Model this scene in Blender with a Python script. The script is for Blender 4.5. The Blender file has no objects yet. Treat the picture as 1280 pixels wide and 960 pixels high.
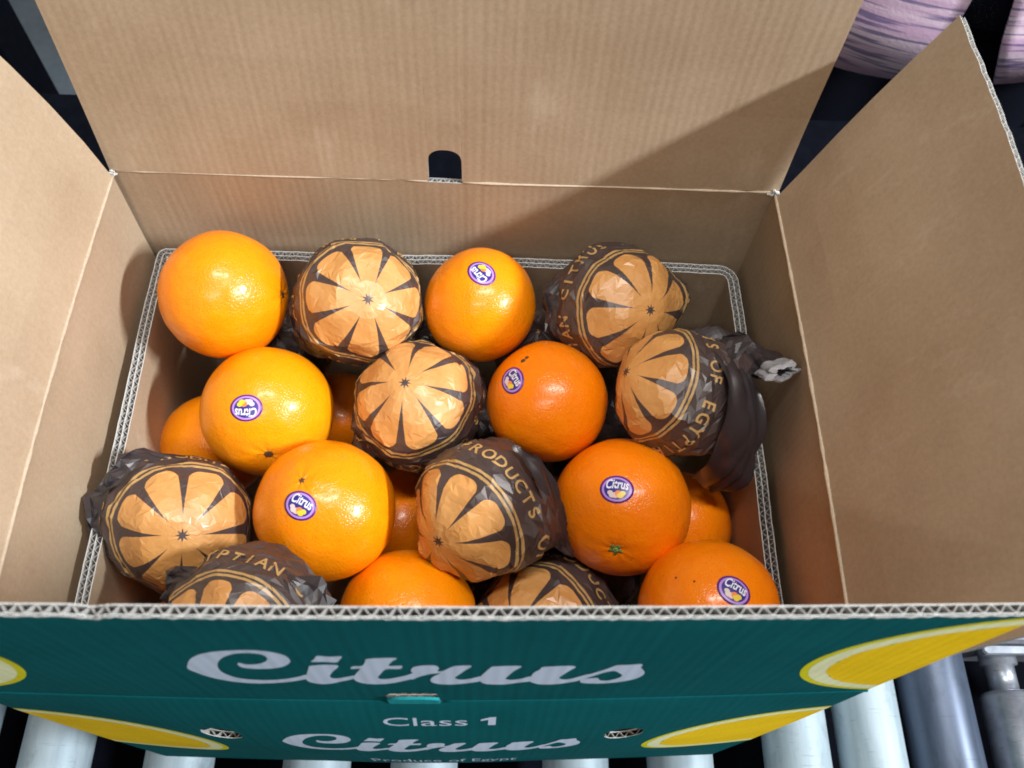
import bpy, math, random
from math import sin, cos, pi, sqrt, exp, radians
from mathutils import Vector, Matrix, noise, geometry
from mathutils.bvhtree import BVHTree

SC = bpy.context.scene
COL = SC.collection
RIM = 1.05                      # height of the carton's rim above the floor

# ------------------------------------------------------------------ camera
cam_data = bpy.data.cameras.new("camera")
cam = bpy.data.objects.new("camera", cam_data)
COL.objects.link(cam)
cam.matrix_world = Matrix(((0.99911795, -0.0238588, -0.03455551, 0.02212227),
                           (0.00489995, 0.88352663, -0.46835529, -0.21071576),
                           (0.04170511, 0.46777286, 0.88286422, 0.40796171 + RIM),
                           (0, 0, 0, 1)))
cam_data.sensor_width = 36.0
cam_data.lens = 1106.76 / 1280 * 36.0
cam_data.clip_start = 0.01
cam_data.clip_end = 60
cam_data.dof.use_dof = True
cam_data.dof.focus_distance = 0.52
cam_data.dof.aperture_fstop = 16.0
SC.camera = cam

# ------------------------------------------------------------------ light
world = bpy.data.worlds.new("World")
SC.world = world
world.use_nodes = True
bg = world.node_tree.nodes["Background"]
bg.inputs["Color"].default_value = (1.0, 0.86, 0.68, 1)
bg.inputs["Strength"].default_value = 0.17

def tube_lamp(name, loc, target, along, width, length, power, color):
    """a fluorescent tube: a long thin area lamp whose length runs along a given direction"""
    d = bpy.data.lights.new(name, 'AREA')
    d.shape = 'RECTANGLE'; d.size = width; d.size_y = length
    d.energy = power; d.color = color
    o = bpy.data.objects.new(name, d); COL.objects.link(o)
    z = (Vector(loc) - Vector(target)).normalized()
    y = Vector(along); y = (y - z * y.dot(z)).normalized(); x = y.cross(z)
    o.matrix_world = Matrix(((x.x, y.x, z.x, loc[0]), (x.y, y.y, z.y, loc[1]), (x.z, y.z, z.z, loc[2]), (0, 0, 0, 1)))
    return o

KEY = Vector((0.74, -0.21, 0.575)).normalized()
tube_lamp("hall_tube", Vector((0, 0, RIM)) + KEY * 3.0, (0, 0, RIM), (0, 1, 0.1), 0.10, 0.60, 134, (0.91, 0.955, 1.0))
tube_lamp("overhead_tube", (0.32, 0.02, RIM + 2.3), (0, 0, RIM), (1, 0.15, 0), 0.16, 1.2, 42, (1.0, 0.97, 0.94))
tube_lamp("front_tube", (-0.25, -1.35, RIM + 2.2), (0, 0, RIM), (1, 0.1, 0), 0.14, 1.2, 16, (1.0, 0.96, 0.91))

SC.view_settings.view_transform = 'Standard'
SC.view_settings.look = 'None'
SC.view_settings.gamma = 1
SC.view_settings.exposure = 0
SC.view_settings.use_curve_mapping = False
SC.render.engine = 'CYCLES'
SC.cycles.use_denoising = True
SC.cycles.max_bounces = 8
SC.cycles.filter_width = 1.8

# ------------------------------------------------------------------ materials
def hexlin(r, g, b):
    f = lambda c: (c / 255 / 12.92) if c / 255 <= 0.04045 else ((c / 255 + 0.055) / 1.055) ** 2.4
    return (f(r), f(g), f(b), 1)

class NT:
    """small helper round a material's node tree"""
    def __init__(self, name, base=(0.5, 0.5, 0.5), rough=0.6, spec=0.5, metallic=0.0):
        self.m = bpy.data.materials.new(name); self.m.use_nodes = True
        self.t = self.m.node_tree; self.n = self.t.nodes
        self.b = self.n["Principled BSDF"]
        self.set("Base Color", (*base[:3], 1)); self.set("Roughness", rough)
        self.set("Specular IOR Level", spec); self.set("Metallic", metallic)
    def set(self, k, v): self.b.inputs[k].default_value = v
    def node(self, typ, **kw):
        nd = self.n.new(typ)
        for k, v in kw.items():
            if k in nd.inputs: nd.inputs[k].default_value = v
            else: setattr(nd, k, v)
        return nd
    def link(self, a, b): self.t.links.new(a, b)
    def val(self, s, x):
        if isinstance(x, (int, float)): s.default_value = x
        else: self.link(x, s)
    def math(self, op, a, b=0.0, c=0.0, clamp=False):
        nd = self.n.new('ShaderNodeMath'); nd.operation = op; nd.use_clamp = clamp
        for s, x in zip(nd.inputs, (a, b, c)): self.val(s, x)
        return nd.outputs[0]
    def mix(self, fac, a, b):
        nd = self.n.new('ShaderNodeMix'); nd.data_type = 'RGBA'
        self.val(nd.inputs[0], fac)
        for s, x in ((nd.inputs[6], a), (nd.inputs[7], b)):
            if isinstance(x, tuple): s.default_value = (*x[:3], 1)
            else: self.link(x, s)
        return nd.outputs[2]
    def coord(self, kind="Object", scale=(1, 1, 1)):
        tc = self.node('ShaderNodeTexCoord'); mp = self.node('ShaderNodeMapping')
        mp.inputs['Scale'].default_value = scale
        self.link(tc.outputs[kind], mp.inputs['Vector']); return mp.outputs[0]
    def noise(self, vec, scale, detail=3.0, rough=0.55):
        nd = self.node('ShaderNodeTexNoise'); nd.inputs['Scale'].default_value = scale
        nd.inputs['Detail'].default_value = detail; nd.inputs['Roughness'].default_value = rough
        self.link(vec, nd.inputs['Vector']); return nd.outputs['Fac']
    def ramp(self, fac, lo, hi):
        nd = self.node('ShaderNodeMapRange'); nd.clamp = True
        self.link(fac, nd.inputs[0]); nd.inputs[1].default_value = lo; nd.inputs[2].default_value = hi
        return nd.outputs[0]
    def bump(self, h, strength, dist):
        nd = self.node('ShaderNodeBump'); nd.inputs['Strength'].default_value = strength
        nd.inputs['Distance'].default_value = dist
        self.link(h, nd.inputs['Height']); self.link(nd.outputs[0], self.b.inputs['Normal']); return nd

def kraft(name, ca, cb, stripe_axis):
    k = NT(name, rough=0.72, spec=0.25)
    sc = {'x': (1, 0.02, 0.02), 'y': (0.02, 1, 0.02)}[stripe_axis]
    w = k.noise(k.coord("Object", sc), 150, 1.0)           # washboard over the flutes
    f = k.noise(k.coord(), 420, 4.0, 0.7)                  # paper fibre
    g = k.noise(k.coord(), 14, 3.0)                        # large mottling
    fac = k.math('ADD', k.math('MULTIPLY', f, 0.45), k.math('MULTIPLY', g, 0.55))
    c = k.mix(k.ramp(fac, 0.32, 0.68), ca, cb)
    v = k.node('ShaderNodeTexVoronoi'); v.inputs['Scale'].default_value = 260
    k.link(k.coord(), v.inputs['Vector'])
    c = k.mix(k.math('MULTIPLY', k.math('LESS_THAN', v.outputs['Distance'], 0.07), 0.35), c, (0.16, 0.10, 0.06))
    sc1 = k.ramp(k.noise(k.coord("Object", (1, 1, 0.35)), 38, 6.0, 0.7), 0.60, 0.74)      # rubbed pale scuffs
    c = k.mix(k.math('MULTIPLY', sc1, 0.35), c, (0.62, 0.53, 0.42))
    k.link(c, k.b.inputs['Base Color'])
    tc = k.node('ShaderNodeTexCoord'); sx = k.node('ShaderNodeSeparateXYZ'); k.link(tc.outputs['Object'], sx.inputs[0])
    wave = k.math('SINE', k.math('MULTIPLY', sx.outputs['xy'.index(stripe_axis)], 2 * pi / 0.0050))
    hh = k.math('ADD', k.math('ADD', k.math('MULTIPLY', w, 0.6), k.math('MULTIPLY', wave, 0.07)), k.math('MULTIPLY', f, 0.12))
    k.bump(hh, 0.5, 0.0008)
    return k.m
KRA, KRB = (0.366, 0.270, 0.177), (0.486, 0.380, 0.265)
M_KX = kraft("kraft_board_across", KRA, KRB, 'x')
M_KY = kraft("kraft_board_along", KRA, KRB, 'y')

def paper(name, col, rough=0.8):
    k = NT(name, col, rough, 0.2)
    f = k.noise(k.coord(), 500, 3.0)
    c = k.mix(k.ramp(f, 0.3, 0.7), tuple(x * 0.82 for x in col), col)
    k.link(c, k.b.inputs['Base Color']); k.bump(f, 0.3, 0.0003); return k.m
M_EDGE = paper("cut_paper_edge", (0.62, 0.62, 0.60))
M_FLUTE = paper("flute_paper", (0.44, 0.43, 0.41))
M_BEAD = paper("creased_kraft", (0.52, 0.42, 0.31))

def print_mat(name, col, var=0.12, rough=0.85):
    k = NT(name, col, rough, 0.02)
    f = k.noise(k.coord(), 600, 2.0); g = k.noise(k.coord(), 22, 3.0)
    fac = k.math('ADD', k.math('MULTIPLY', f, 0.4), k.math('MULTIPLY', g, 0.6))
    c = k.mix(k.ramp(fac, 0.3, 0.7), tuple(x * (1 - var) for x in col), tuple(min(1, x * (1 + var)) for x in col))
    k.link(c, k.b.inputs['Base Color'])
    sp = k.math('MULTIPLY', k.ramp(k.noise(k.coord(), 240, 5.0, 0.8), 0.69, 0.76), k.ramp(k.noise(k.coord(), 9, 2.0), 0.45, 0.65))
    c = k.mix(k.math('MULTIPLY', sp, 0.45), c, (0.50, 0.56, 0.56))
    k.link(c, k.b.inputs['Base Color'])
    tc = k.node('ShaderNodeTexCoord'); sx = k.node('ShaderNodeSeparateXYZ'); k.link(tc.outputs['Object'], sx.inputs[0])
    wave = k.math('SINE', k.math('MULTIPLY', sx.outputs[0], 2 * pi / 0.0050))
    w = k.noise(k.coord("Object", (1, 0.02, 0.02)), 150, 1.0)
    k.bump(k.math('ADD', w, k.math('MULTIPLY', wave, 0.10)), 0.35, 0.0006); return k.m
M_TEAL = print_mat("teal_print", (0.004, 0.092, 0.103), 0.14)
M_WPRINT = print_mat("white_print", (0.54, 0.63, 0.78), 0.05)
M_RIND = print_mat("rind_print", (0.66, 0.62, 0.02))
M_PITH = print_mat("pith_print", (0.80, 0.82, 0.50))
M_PULP = print_mat("pulp_print", (0.90, 0.58, 0.012), 0.15)
M_TAB = print_mat("lit_tab_print", (0.02, 0.30, 0.33))  # teal lightened: the light on the tongue is put into its colour

def orange_mat(name, ca, cb, cgreen=0.0):
    k = NT(name, rough=0.30, spec=0.40)
    g = k.noise(k.coord(), 26, 3.0); f = k.noise(k.coord(), 130, 3.0)
    fac = k.math('ADD', k.math('MULTIPLY', g, 0.7), k.math('MULTIPLY', f, 0.3))
    c = k.mix(k.ramp(fac, 0.32, 0.68), ca, cb)
    if cgreen:
        gg = k.ramp(k.noise(k.coord(), 17, 2.0), 0.56, 0.72)
        c = k.mix(k.math('MULTIPLY', gg, cgreen), c, (0.36, 0.26, 0.02))
    v = k.node('ShaderNodeTexVoronoi'); v.inputs['Scale'].default_value = 620
    k.link(k.coord(), v.inputs['Vector'])
    pore = k.ramp(v.outputs['Distance'], 0.0, 0.45)
    sp = k.node('ShaderNodeTexVoronoi'); sp.inputs['Scale'].default_value = 70
    k.link(k.coord(), sp.inputs['Vector'])
    spot = k.math('LESS_THAN', sp.outputs['Distance'], 0.035)
    c = k.mix(k.math('MULTIPLY', spot, 0.5), c, (0.16, 0.06, 0.01))
    c = k.mix(k.math('MULTIPLY', k.math('SUBTRACT', 1.0, pore), 0.18), c, (0.55, 0.13, 0.0))
    k.link(c, k.b.inputs['Base Color'])
    h = k.math('ADD', k.math('MULTIPLY', pore, 0.6), k.math('MULTIPLY', k.noise(k.coord(), 210, 3.0), 1.5))
    k.bump(h, 0.42, 0.0006)
    k.set("Subsurface Weight", 0.12); k.set("Subsurface Radius", (0.006, 0.002, 0.0006)); k.set("Subsurface Scale", 1.0)
    k.set("Coat Weight", 0.18); k.set("Coat Roughness", 0.15)
    return k.m
M_OR_LIT = orange_mat("orange_peel_lit", (0.93, 0.25, 0.001), (0.96, 0.315, 0.002))  # yellower peel for fruit in the light, lit tone put into the colour
M_OR_G = orange_mat("orange_peel_greenish", (0.92, 0.28, 0.001), (0.95, 0.34, 0.002), 0.40)
M_OR_SHADE = orange_mat("orange_peel_shaded", (0.93, 0.20, 0.001), (0.96, 0.26, 0.002))  # deeper copy for fruit in shade, the shade put into the colour

# wrapping paper: eight pale petals and two rings printed on dark brown tissue, UV = (polar angle, azimuth)
def wrap_mat():
    k = NT("printed_fruit_wrap", rough=0.46, spec=0.7)
    uv = k.node('ShaderNodeUVMap'); uv.uv_map = "polar"
    sx = k.node('ShaderNodeSeparateXYZ'); k.link(uv.outputs[0], sx.inputs[0])
    X, Y = sx.outputs[0], sx.outputs[1]
    r = k.math('SQRT', k.math('ADD', k.math('MULTIPLY', X, X), k.math('MULTIPLY', Y, Y)))
    ph = k.math('ARCTAN2', Y, X)
    a = k.math('SUBTRACT', k.math('FRACT', k.math('MULTIPLY', k.math('ADD', ph, 7.0), 8 / (2 * pi))), 0.5)
    a = k.math('ABSOLUTE', a)                               # 0 on a petal's axis, 0.5 on the gap's axis
    gap = k.math('MULTIPLY', k.math('SUBTRACT', 0.5, a), 2 * pi / 8)   # angle from the gap's axis
    across = k.math('MULTIPLY', gap, r)
    s = k.math('MAXIMUM', k.math('SUBTRACT', r, 0.24), 0.0)
    half = k.math('MULTIPLY', k.math('POWER', s, 1.35), 0.145)
    inpetal = k.math('GREATER_THAN', across, half)
    inpetal = k.math('MAXIMUM', inpetal, k.math('LESS_THAN', r, 0.24))
    a4 = k.math('POWER', k.math('MULTIPLY', a, 2.0), 4.0)
    lim = k.math('SUBTRACT', 1.04, k.math('MULTIPLY', a4, 0.34))
    inpetal = k.math('MULTIPLY', inpetal, k.math('LESS_THAN', r, lim))
    star = k.math('LESS_THAN', r, k.math('ADD', 0.045, k.math('MULTIPLY', k.math('POWER', a, 2.0), 0.22)))
    petal = k.math('MULTIPLY', inpetal, k.math('SUBTRACT', 1.0, star))
    ring1 = k.math('COMPARE', r, 1.125, 0.020); ring2 = k.math('COMPARE', r, 1.195, 0.020)
    ring = k.math('MAXIMUM', ring1, ring2)
    g = k.noise(k.coord(), 60, 4.0, 0.6)
    pc = k.mix(k.ramp(g, 0.3, 0.7), (0.55, 0.25, 0.065), (0.66, 0.335, 0.105))
    bc = k.mix(k.ramp(g, 0.3, 0.7), (0.042, 0.027, 0.026), (0.064, 0.041, 0.039))
    c = k.mix(ring, bc, (0.46, 0.28, 0.10)); c = k.mix(petal, c, pc)
    k.link(c, k.b.inputs['Base Color'])
    v1 = k.node('ShaderNodeTexVoronoi'); v1.feature = 'DISTANCE_TO_EDGE'; v1.inputs['Scale'].default_value = 75
    wv = k.node('ShaderNodeVectorMath'); wv.operation = 'ADD'
    nz = k.node('ShaderNodeTexNoise'); nz.inputs['Scale'].default_value = 40; k.link(k.coord(), nz.inputs['Vector'])
    sc_ = k.node('ShaderNodeVectorMath'); sc_.operation = 'SCALE'; sc_.inputs['Scale'].default_value = 0.02
    k.link(nz.outputs['Color'], sc_.inputs[0]); k.link(k.coord(), wv.inputs[0]); k.link(sc_.outputs[0], wv.inputs[1])
    k.link(wv.outputs[0], v1.inputs['Vector'])
    crease = k.math('MINIMUM', v1.outputs['Distance'], 0.10)
    k.bump(k.math('ADD', crease, k.math('MULTIPLY', k.noise(k.coord(), 70, 5.0, 0.6), 0.35)), 0.40, 0.0018)
    k.set("Coat Weight", 0.30); k.set("Coat Roughness", 0.26)
    return k.m
M_WRAP = wrap_mat()
M_WTEXT = NT("wrap_lettering", (0.47, 0.29, 0.11), 0.4, 0.5).m
_t = NT("wrap_brown", (0.026, 0.021, 0.026), 0.42, 0.85)
_t.set("Alpha", 0.90)
_t.set("Coat Weight", 0.3); _t.set("Coat Roughness", 0.25)
_t.bump(_t.noise(_t.coord(), 60, 3.0), 0.2, 0.0012)
M_WBROWN = _t.m
_f = NT("wrap_film", (0.030, 0.022, 0.026), 0.36, 0.9)
_f.set("Alpha", 0.80); _f.set("Coat Weight", 0.3); _f.set("Coat Roughness", 0.2)
_f.bump(_f.noise(_f.coord(), 50, 3.0), 0.2, 0.0012)
M_WFILM = _f.m
M_WTIP = paper("wrap_bare_tip", (0.36, 0.36, 0.38), 0.5)

M_PURPLE = NT("sticker_purple", (0.10, 0.02, 0.22), 0.35).m
M_LILAC = NT("sticker_lilac", (0.46, 0.26, 0.72), 0.35).m
M_NAVY = NT("sticker_navy", (0.035, 0.025, 0.24), 0.35).m
M_SGRAPE = NT("sticker_grapefruit", (0.72, 0.60, 0.58), 0.35).m
M_SWHITE = NT("sticker_white", (0.80, 0.82, 0.92), 0.35).m
M_SPINK = NT("sticker_pink", (0.85, 0.50, 0.42), 0.35).m
M_SORANGE = NT("sticker_orange", (0.85, 0.26, 0.05), 0.35).m
M_SYELLOW = NT("sticker_yellow", (0.80, 0.60, 0.05), 0.35).m
M_STEMG = NT("green_calyx", (0.10, 0.20, 0.03), 0.6).m
M_STEMT = NT("pale_stem_button", (0.22, 0.30, 0.10), 0.7).m
M_STEMB = NT("brown_stem_scar", (0.085, 0.045, 0.015), 0.7).m

def metal(name, ca, cb, rough, metallic, streak=True):
    k = NT(name, rough=rough, metallic=metallic, spec=0.5 if metallic else 0.06)
    g = k.noise(k.coord("Object", (1, 0.15, 1) if streak else (1, 1, 1)), 60, 5.0, 0.65)
    gr = k.ramp(k.noise(k.coord("Object", (1, 0.6, 1)), 34, 6.0, 0.75), 0.54, 0.72)
    scr = k.ramp(k.noise(k.coord("Object", (0.25, 4, 1)), 130, 2.0), 0.66, 0.72)
    cc = k.mix(k.math('MULTIPLY', gr, 0.45), k.mix(k.ramp(g, 0.3, 0.7), ca, cb), tuple(x * 0.35 for x in ca))
    cc = k.mix(k.math('MULTIPLY', scr, 0.35), cc, tuple(x * 0.4 for x in ca))
    k.link(cc, k.b.inputs['Base Color'])
    rr = k.math('ADD', rough - 0.1, k.math('MULTIPLY', g, 0.25)); k.link(rr, k.b.inputs['Roughness'])
    k.bump(g, 0.1, 0.0006); return k.m
M_ROLL = metal("pale_roller", (0.25, 0.33, 0.38), (0.40, 0.49, 0.54), 0.55, 0.15)
M_STEEL = metal("zinc_steel", (0.24, 0.27, 0.32), (0.40, 0.44, 0.50), 0.35, 0.7, False)
M_DARKROLL = metal("dark_roller", (0.05, 0.07, 0.11), (0.09, 0.12, 0.18), 0.40, 0.35)
M_RAIL = metal("dark_painted_rail", (0.0018, 0.0024, 0.005), (0.004, 0.005, 0.010), 0.8, 0.0, False)
M_BRACKET = metal("grey_bracket", (0.20, 0.21, 0.25), (0.30, 0.31, 0.35), 0.5, 0.4, False)

def floor_mat():
    k = NT("concrete_floor", rough=0.7)
    g = k.noise(k.coord(), 3.0, 6.0, 0.6); f = k.noise(k.coord(), 40, 4.0)
    fac = k.math('ADD', k.math('MULTIPLY', g, 0.7), k.math('MULTIPLY', f, 0.3))
    k.link(k.mix(k.ramp(fac, 0.35, 0.65), (0.11, 0.15, 0.19), (0.19, 0.24, 0.29)), k.b.inputs['Base Color'])
    return k.m
M_FLOOR = floor_mat()

def shirt_mat():
    k = NT("pink_striped_cloth", rough=0.9, spec=0.1)
    w = k.noise(k.coord(), 16, 3.0)
    tc = k.node('ShaderNodeTexCoord'); sx = k.node('ShaderNodeSeparateXYZ'); k.link(tc.outputs['Object'], sx.inputs[0])
    z = k.math('ADD', sx.outputs[2], k.math('MULTIPLY', w, 0.0035))
    cmb = k.node('ShaderNodeCombineXYZ'); k.link(z, cmb.inputs[2]); k.link(k.math('MULTIPLY', sx.outputs[0], 0.05), cmb.inputs[0])
    s1 = k.noise(cmb.outputs[0], 230, 1.5, 0.6); s2 = k.noise(cmb.outputs[0], 60, 1.0)
    c = k.mix(k.ramp(s2, 0.42, 0.58), (0.60, 0.40, 0.56), (0.78, 0.60, 0.72))
    c = k.mix(k.math('MULTIPLY', k.ramp(s1, 0.52, 0.60), 0.8), c, (0.12, 0.10, 0.24))
    k.link(c, k.b.inputs['Base Color'])
    k.bump(k.noise(k.coord(), 300, 2.0), 0.3, 0.001); return k.m
M_SHIRT = shirt_mat()
def cloth(name, col):
    k = NT(name, col, 0.92, 0.1); f = k.noise(k.coord(), 400, 2.0); k.bump(f, 0.3, 0.001)
    k.link(k.mix(f, tuple(x * 0.7 for x in col), tuple(x * 1.3 for x in col)), k.b.inputs['Base Color']); return k.m
M_TROUSER = cloth("navy_black_cloth", (0.006, 0.007, 0.014))
M_SKIN = NT("skin", (0.45, 0.26, 0.17), 0.55).m
M_HAIR = NT("dark_hair", (0.012, 0.009, 0.008), 0.5).m
M_SHOE = NT("black_shoe", (0.012, 0.012, 0.013), 0.45).m

# ------------------------------------------------------------------ helpers
def wpos(o):
    return Vector(o.get("_w", (0, 0, 0)))

def mesh_obj(name, verts, faces, mats, parent=None, origin=None, mi=None, smooth=True, uv=None, zoff=RIM):
    """verts are given with z = 0 at the carton's rim; they become local to the parent's (or own) origin"""
    if parent is not None:
        org = wpos(parent)
    else:
        org = Vector(origin) if origin is not None else Vector((0, 0, 0))
    me = bpy.data.meshes.new(name)
    me.from_pydata([(v[0] - org.x, v[1] - org.y, v[2] + zoff - org.z) for v in verts], [], faces)
    if not isinstance(mats, (list, tuple)): mats = [mats]
    for m in mats: me.materials.append(m)
    if mi: me.polygons.foreach_set("material_index", mi)
    me.polygons.foreach_set("use_smooth", [smooth] * len(me.polygons))
    if uv:
        L = me.uv_layers.new(name="polar")
        for lp in me.loops: L.data[lp.index].uv = uv[lp.vertex_index]
    me.update()
    o = bpy.data.objects.new(name, me); COL.objects.link(o)
    if parent is not None:
        o.parent = parent
    else:
        o.location = org
    o["_w"] = tuple(org)
    return o

def thing(name, loc, label, cat, group=None):
    o = bpy.data.objects.new(name, None); COL.objects.link(o); o.location = loc
    o.empty_display_size = 0.02
    o["_w"] = tuple(loc); o["label"] = label; o["category"] = cat
    if group: o["group"] = group
    return o

def tag(o, label, cat, group=None, kind=None):
    o["label"] = label; o["category"] = cat
    if group: o["group"] = group
    if kind: o["kind"] = kind
    return o

class MB:
    def __init__(self): self.v = []; self.f = []; self.m = []
    def add(self, vs, fs, m=0):
        k = len(self.v); self.v += [tuple(x) for x in vs]
        self.f += [tuple(i + k for i in f) for f in fs]; self.m += [m] * len(fs)
    def box(self, lo, hi, m=0, bev=0.0):
        x0, y0, z0 = lo; x1, y1, z1 = hi
        if bev <= 0:
            vs = [(x, y, z) for z in (z0, z1) for y in (y0, y1) for x in (x0, x1)]
            self.add(vs, [(0, 2, 3, 1), (4, 5, 7, 6), (0, 1, 5, 4), (2, 6, 7, 3), (0, 4, 6, 2), (1, 3, 7, 5)], m)
        else:   # bevelled along z edges and top
            b = bev
            def loop(i, z): return [(x0+b+i, y0+i, z), (x1-b-i, y0+i, z), (x1-i, y0+b+i, z), (x1-i, y1-b-i, z), (x1-b-i, y1-i, z), (x0+b+i, y1-i, z), (x0+i, y1-b-i, z), (x0+i, y0+b+i, z)]
            vs = loop(b * .5, z0) + loop(0, z0 + b) + loop(0, z1 - b) + loop(b * .5, z1)
            fs = [tuple(range(7, -1, -1)), tuple(range(24, 32))]
            for k in range(3):
                for j in range(8):
                    fs.append((k*8+j, k*8+(j+1) % 8, k*8+8+(j+1) % 8, k*8+8+j))
            self.add(vs, fs, m)
    def lathe_y(self, cx, cz, prof, n=40, m=0):
        """prof: list of (y, radius) along the y axis"""
        vs = []; fs = []
        for y, r in prof:
            for j in range(n):
                a = 2 * pi * j / n; vs.append((cx + r * cos(a), y, cz + r * sin(a)))
        for i in range(len(prof) - 1):
            for j in range(n):
                fs.append((i*n+j, i*n+(j+1) % n, (i+1)*n+(j+1) % n, (i+1)*n+j))
        fs.append(tuple(range(n))); fs.append(tuple((len(prof)-1)*n + j for j in range(n-1, -1, -1)))
        self.add(vs, fs, m)
    def tube(self, pts, rad, n=8, m=0):
        vs = []; fs = []
        for i, pnt in enumerate(pts):
            q = Vector(pts[min(i + 1, len(pts) - 1)]) - Vector(pts[max(i - 1, 0)])
            q.normalize(); up = Vector((0, 0, 1)) if abs(q.z) < .9 else Vector((1, 0, 0))
            a = q.cross(up).normalized(); b = a.cross(q)
            r = rad(i / (len(pts) - 1)) if callable(rad) else rad
            for j in range(n):
                t = 2 * pi * j / n; vs.append(Vector(pnt) + a * r * cos(t) + b * r * sin(t))
        for i in range(len(pts) - 1):
            for j in range(n):
                fs.append((i*n+j, i*n+(j+1) % n, (i+1)*n+(j+1) % n, (i+1)*n+j))
        fs.append(tuple(range(n - 1, -1, -1))); fs.append(tuple((len(pts)-1)*n + j for j in range(n)))
        self.add(vs, fs, m)
    def build(self, name, mats, parent=None, origin=None, smooth=False):
        return mesh_obj(name, self.v, self.f, mats, parent, origin, self.m, smooth)

def lin(a, b, n): return [a + (b - a) * i / (n - 1) for i in range(n)]
def sstep(a, b, x):
    t = max(0.0, min(1.0, (x - a) / (b - a))); return t * t * (3 - 2 * t)

def add_liner(mb, segs, fmap, n0, n1, nv, m_lo, m_hi, m_edge, closed=False):
    """a thin closed sheet between depths n0 and n1; segs = [(us, v0(u), v1(u)), ...]"""
    for us, v0, v1 in segs:
        nu = len(us); lo = []; hi = []
        for u in us:
            a, b = v0(u), v1(u)
            for j in range(nv):
                v = a + (b - a) * j / (nv - 1)
                lo.append(fmap(u, v, n0)); hi.append(fmap(u, v, n1))
        N = nu * nv
        ff = []; fm = []
        cols = nu if closed else nu - 1
        for i in range(cols):
            i2 = (i + 1) % nu
            for j in range(nv - 1):
                q = (i*nv+j, i2*nv+j, i2*nv+j+1, i*nv+j+1)
                ff.append(q[::-1]); fm.append(m_lo)
                ff.append(tuple(k + N for k in q)); fm.append(m_hi)
            for j, fl in ((0, 0), (nv - 1, 1)):
                q = (i*nv+j, i2*nv+j, i2*nv+j+N, i*nv+j+N)
                ff.append(q if not fl else q[::-1]); fm.append(m_edge)
        if not closed:
            for i in (0, nu - 1):
                for j in range(nv - 1):
                    ff.append((i*nv+j, i*nv+j+1, i*nv+j+1+N, i*nv+j+N)); fm.append(m_edge)
        k = len(mb.v); mb.v += lo + hi
        mb.f += [tuple(x + k for x in q) for q in ff]; mb.m += fm

def add_flute(mb, ulo, uhi, v0, v1, fmap, n0, n1, period, nv=4, th=0.00014, phase=0.0, ok=None):
    steps = 10; cnt = max(2, int((uhi - ulo) / period * steps))
    amp = (n1 - n0) / 2 - th; mid = (n0 + n1) / 2
    rows = []
    for i in range(cnt + 1):
        u = ulo + (uhi - ulo) * i / cnt
        w = 2 * pi * (u / period) + phase
        s = sin(w + 0.9 * noise.noise((u * 45, 3, phase))); k_ = 1.0 - 0.10 * abs(noise.noise((u * 70, 8, phase)))
        s *= k_; ds = cos(w) * k_ * 2 * pi / period * amp
        L = sqrt(1 + ds * ds); nx, nn = -ds / L, 1 / L
        rows.append((u, mid + amp * s, nx * th, nn * th))
    vs = []; fs = []
    for (u, nmid, du, dn) in rows:
        a, b = v0(u), v1(u)
        for j in range(nv):
            v = a + (b - a) * j / (nv - 1)
            vs.append(fmap(u - du, v, nmid - dn)); vs.append(fmap(u + du, v, nmid + dn))
    R = nv * 2
    for i in range(cnt):
        if ok and not ok((rows[i][0] + rows[i + 1][0]) / 2): continue
        for j in range(nv - 1):
            a = i * R + j * 2; b = a + R
            fs.append((a, a + 2, b + 2, b)); fs.append((a + 1, b + 1, b + 3, a + 3))
        a = i * R; b = a + R
        fs.append((a, b, b + 1, a + 1)); a += R - 2; b += R - 2
        fs.append((a, a + 1, b + 1, b))
    mb.add(vs, fs)

rng = random.Random(7)
def fray(seed, amp=0.0005):
    return lambda u: amp * (noise.noise((u * 260, seed, 0)) + 0.8 * noise.noise((u * 900, seed, 3)))

def corrugated(name, segs, fmap, t, mats, parent, period=0.0050, nv=6, flute_v=None, label=None):
    """single-wall corrugated board: two liners, and the fluting as a sub-part"""
    mb = MB(); lt = 0.00030
    add_liner(mb, segs, fmap, 0, lt, nv, 0, 2, 2)
    add_liner(mb, segs, fmap, t - lt, t, nv, 2, 1, 2)
    o = mb.build(name, mats, parent, smooth=False)
    fl = MB()
    for us, v0, v1 in segs:
        add_flute(fl, us[0] + 0.0006, us[-1] - 0.0006, v0, v1, fmap, lt, t - lt, period, nv)
    f = fl.build("fluting", [M_FLUTE], o, smooth=False)
    return o

# ------------------------------------------------------------------ setting: floor, conveyor
fl = MB(); fl.add([(-6, -4, -RIM), (6, -4, -RIM), (6, 8, -RIM), (-6, 8, -RIM)], [(0, 1, 2, 3)])
o = fl.build("floor", [M_FLOOR]); o["kind"] = "structure"

W, D, T, H = 0.39, 0.2797, 0.0032, 0.29
h = W / 2
ROLL_R = 0.025
CZ = -H - ROLL_R - 0.002

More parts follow.
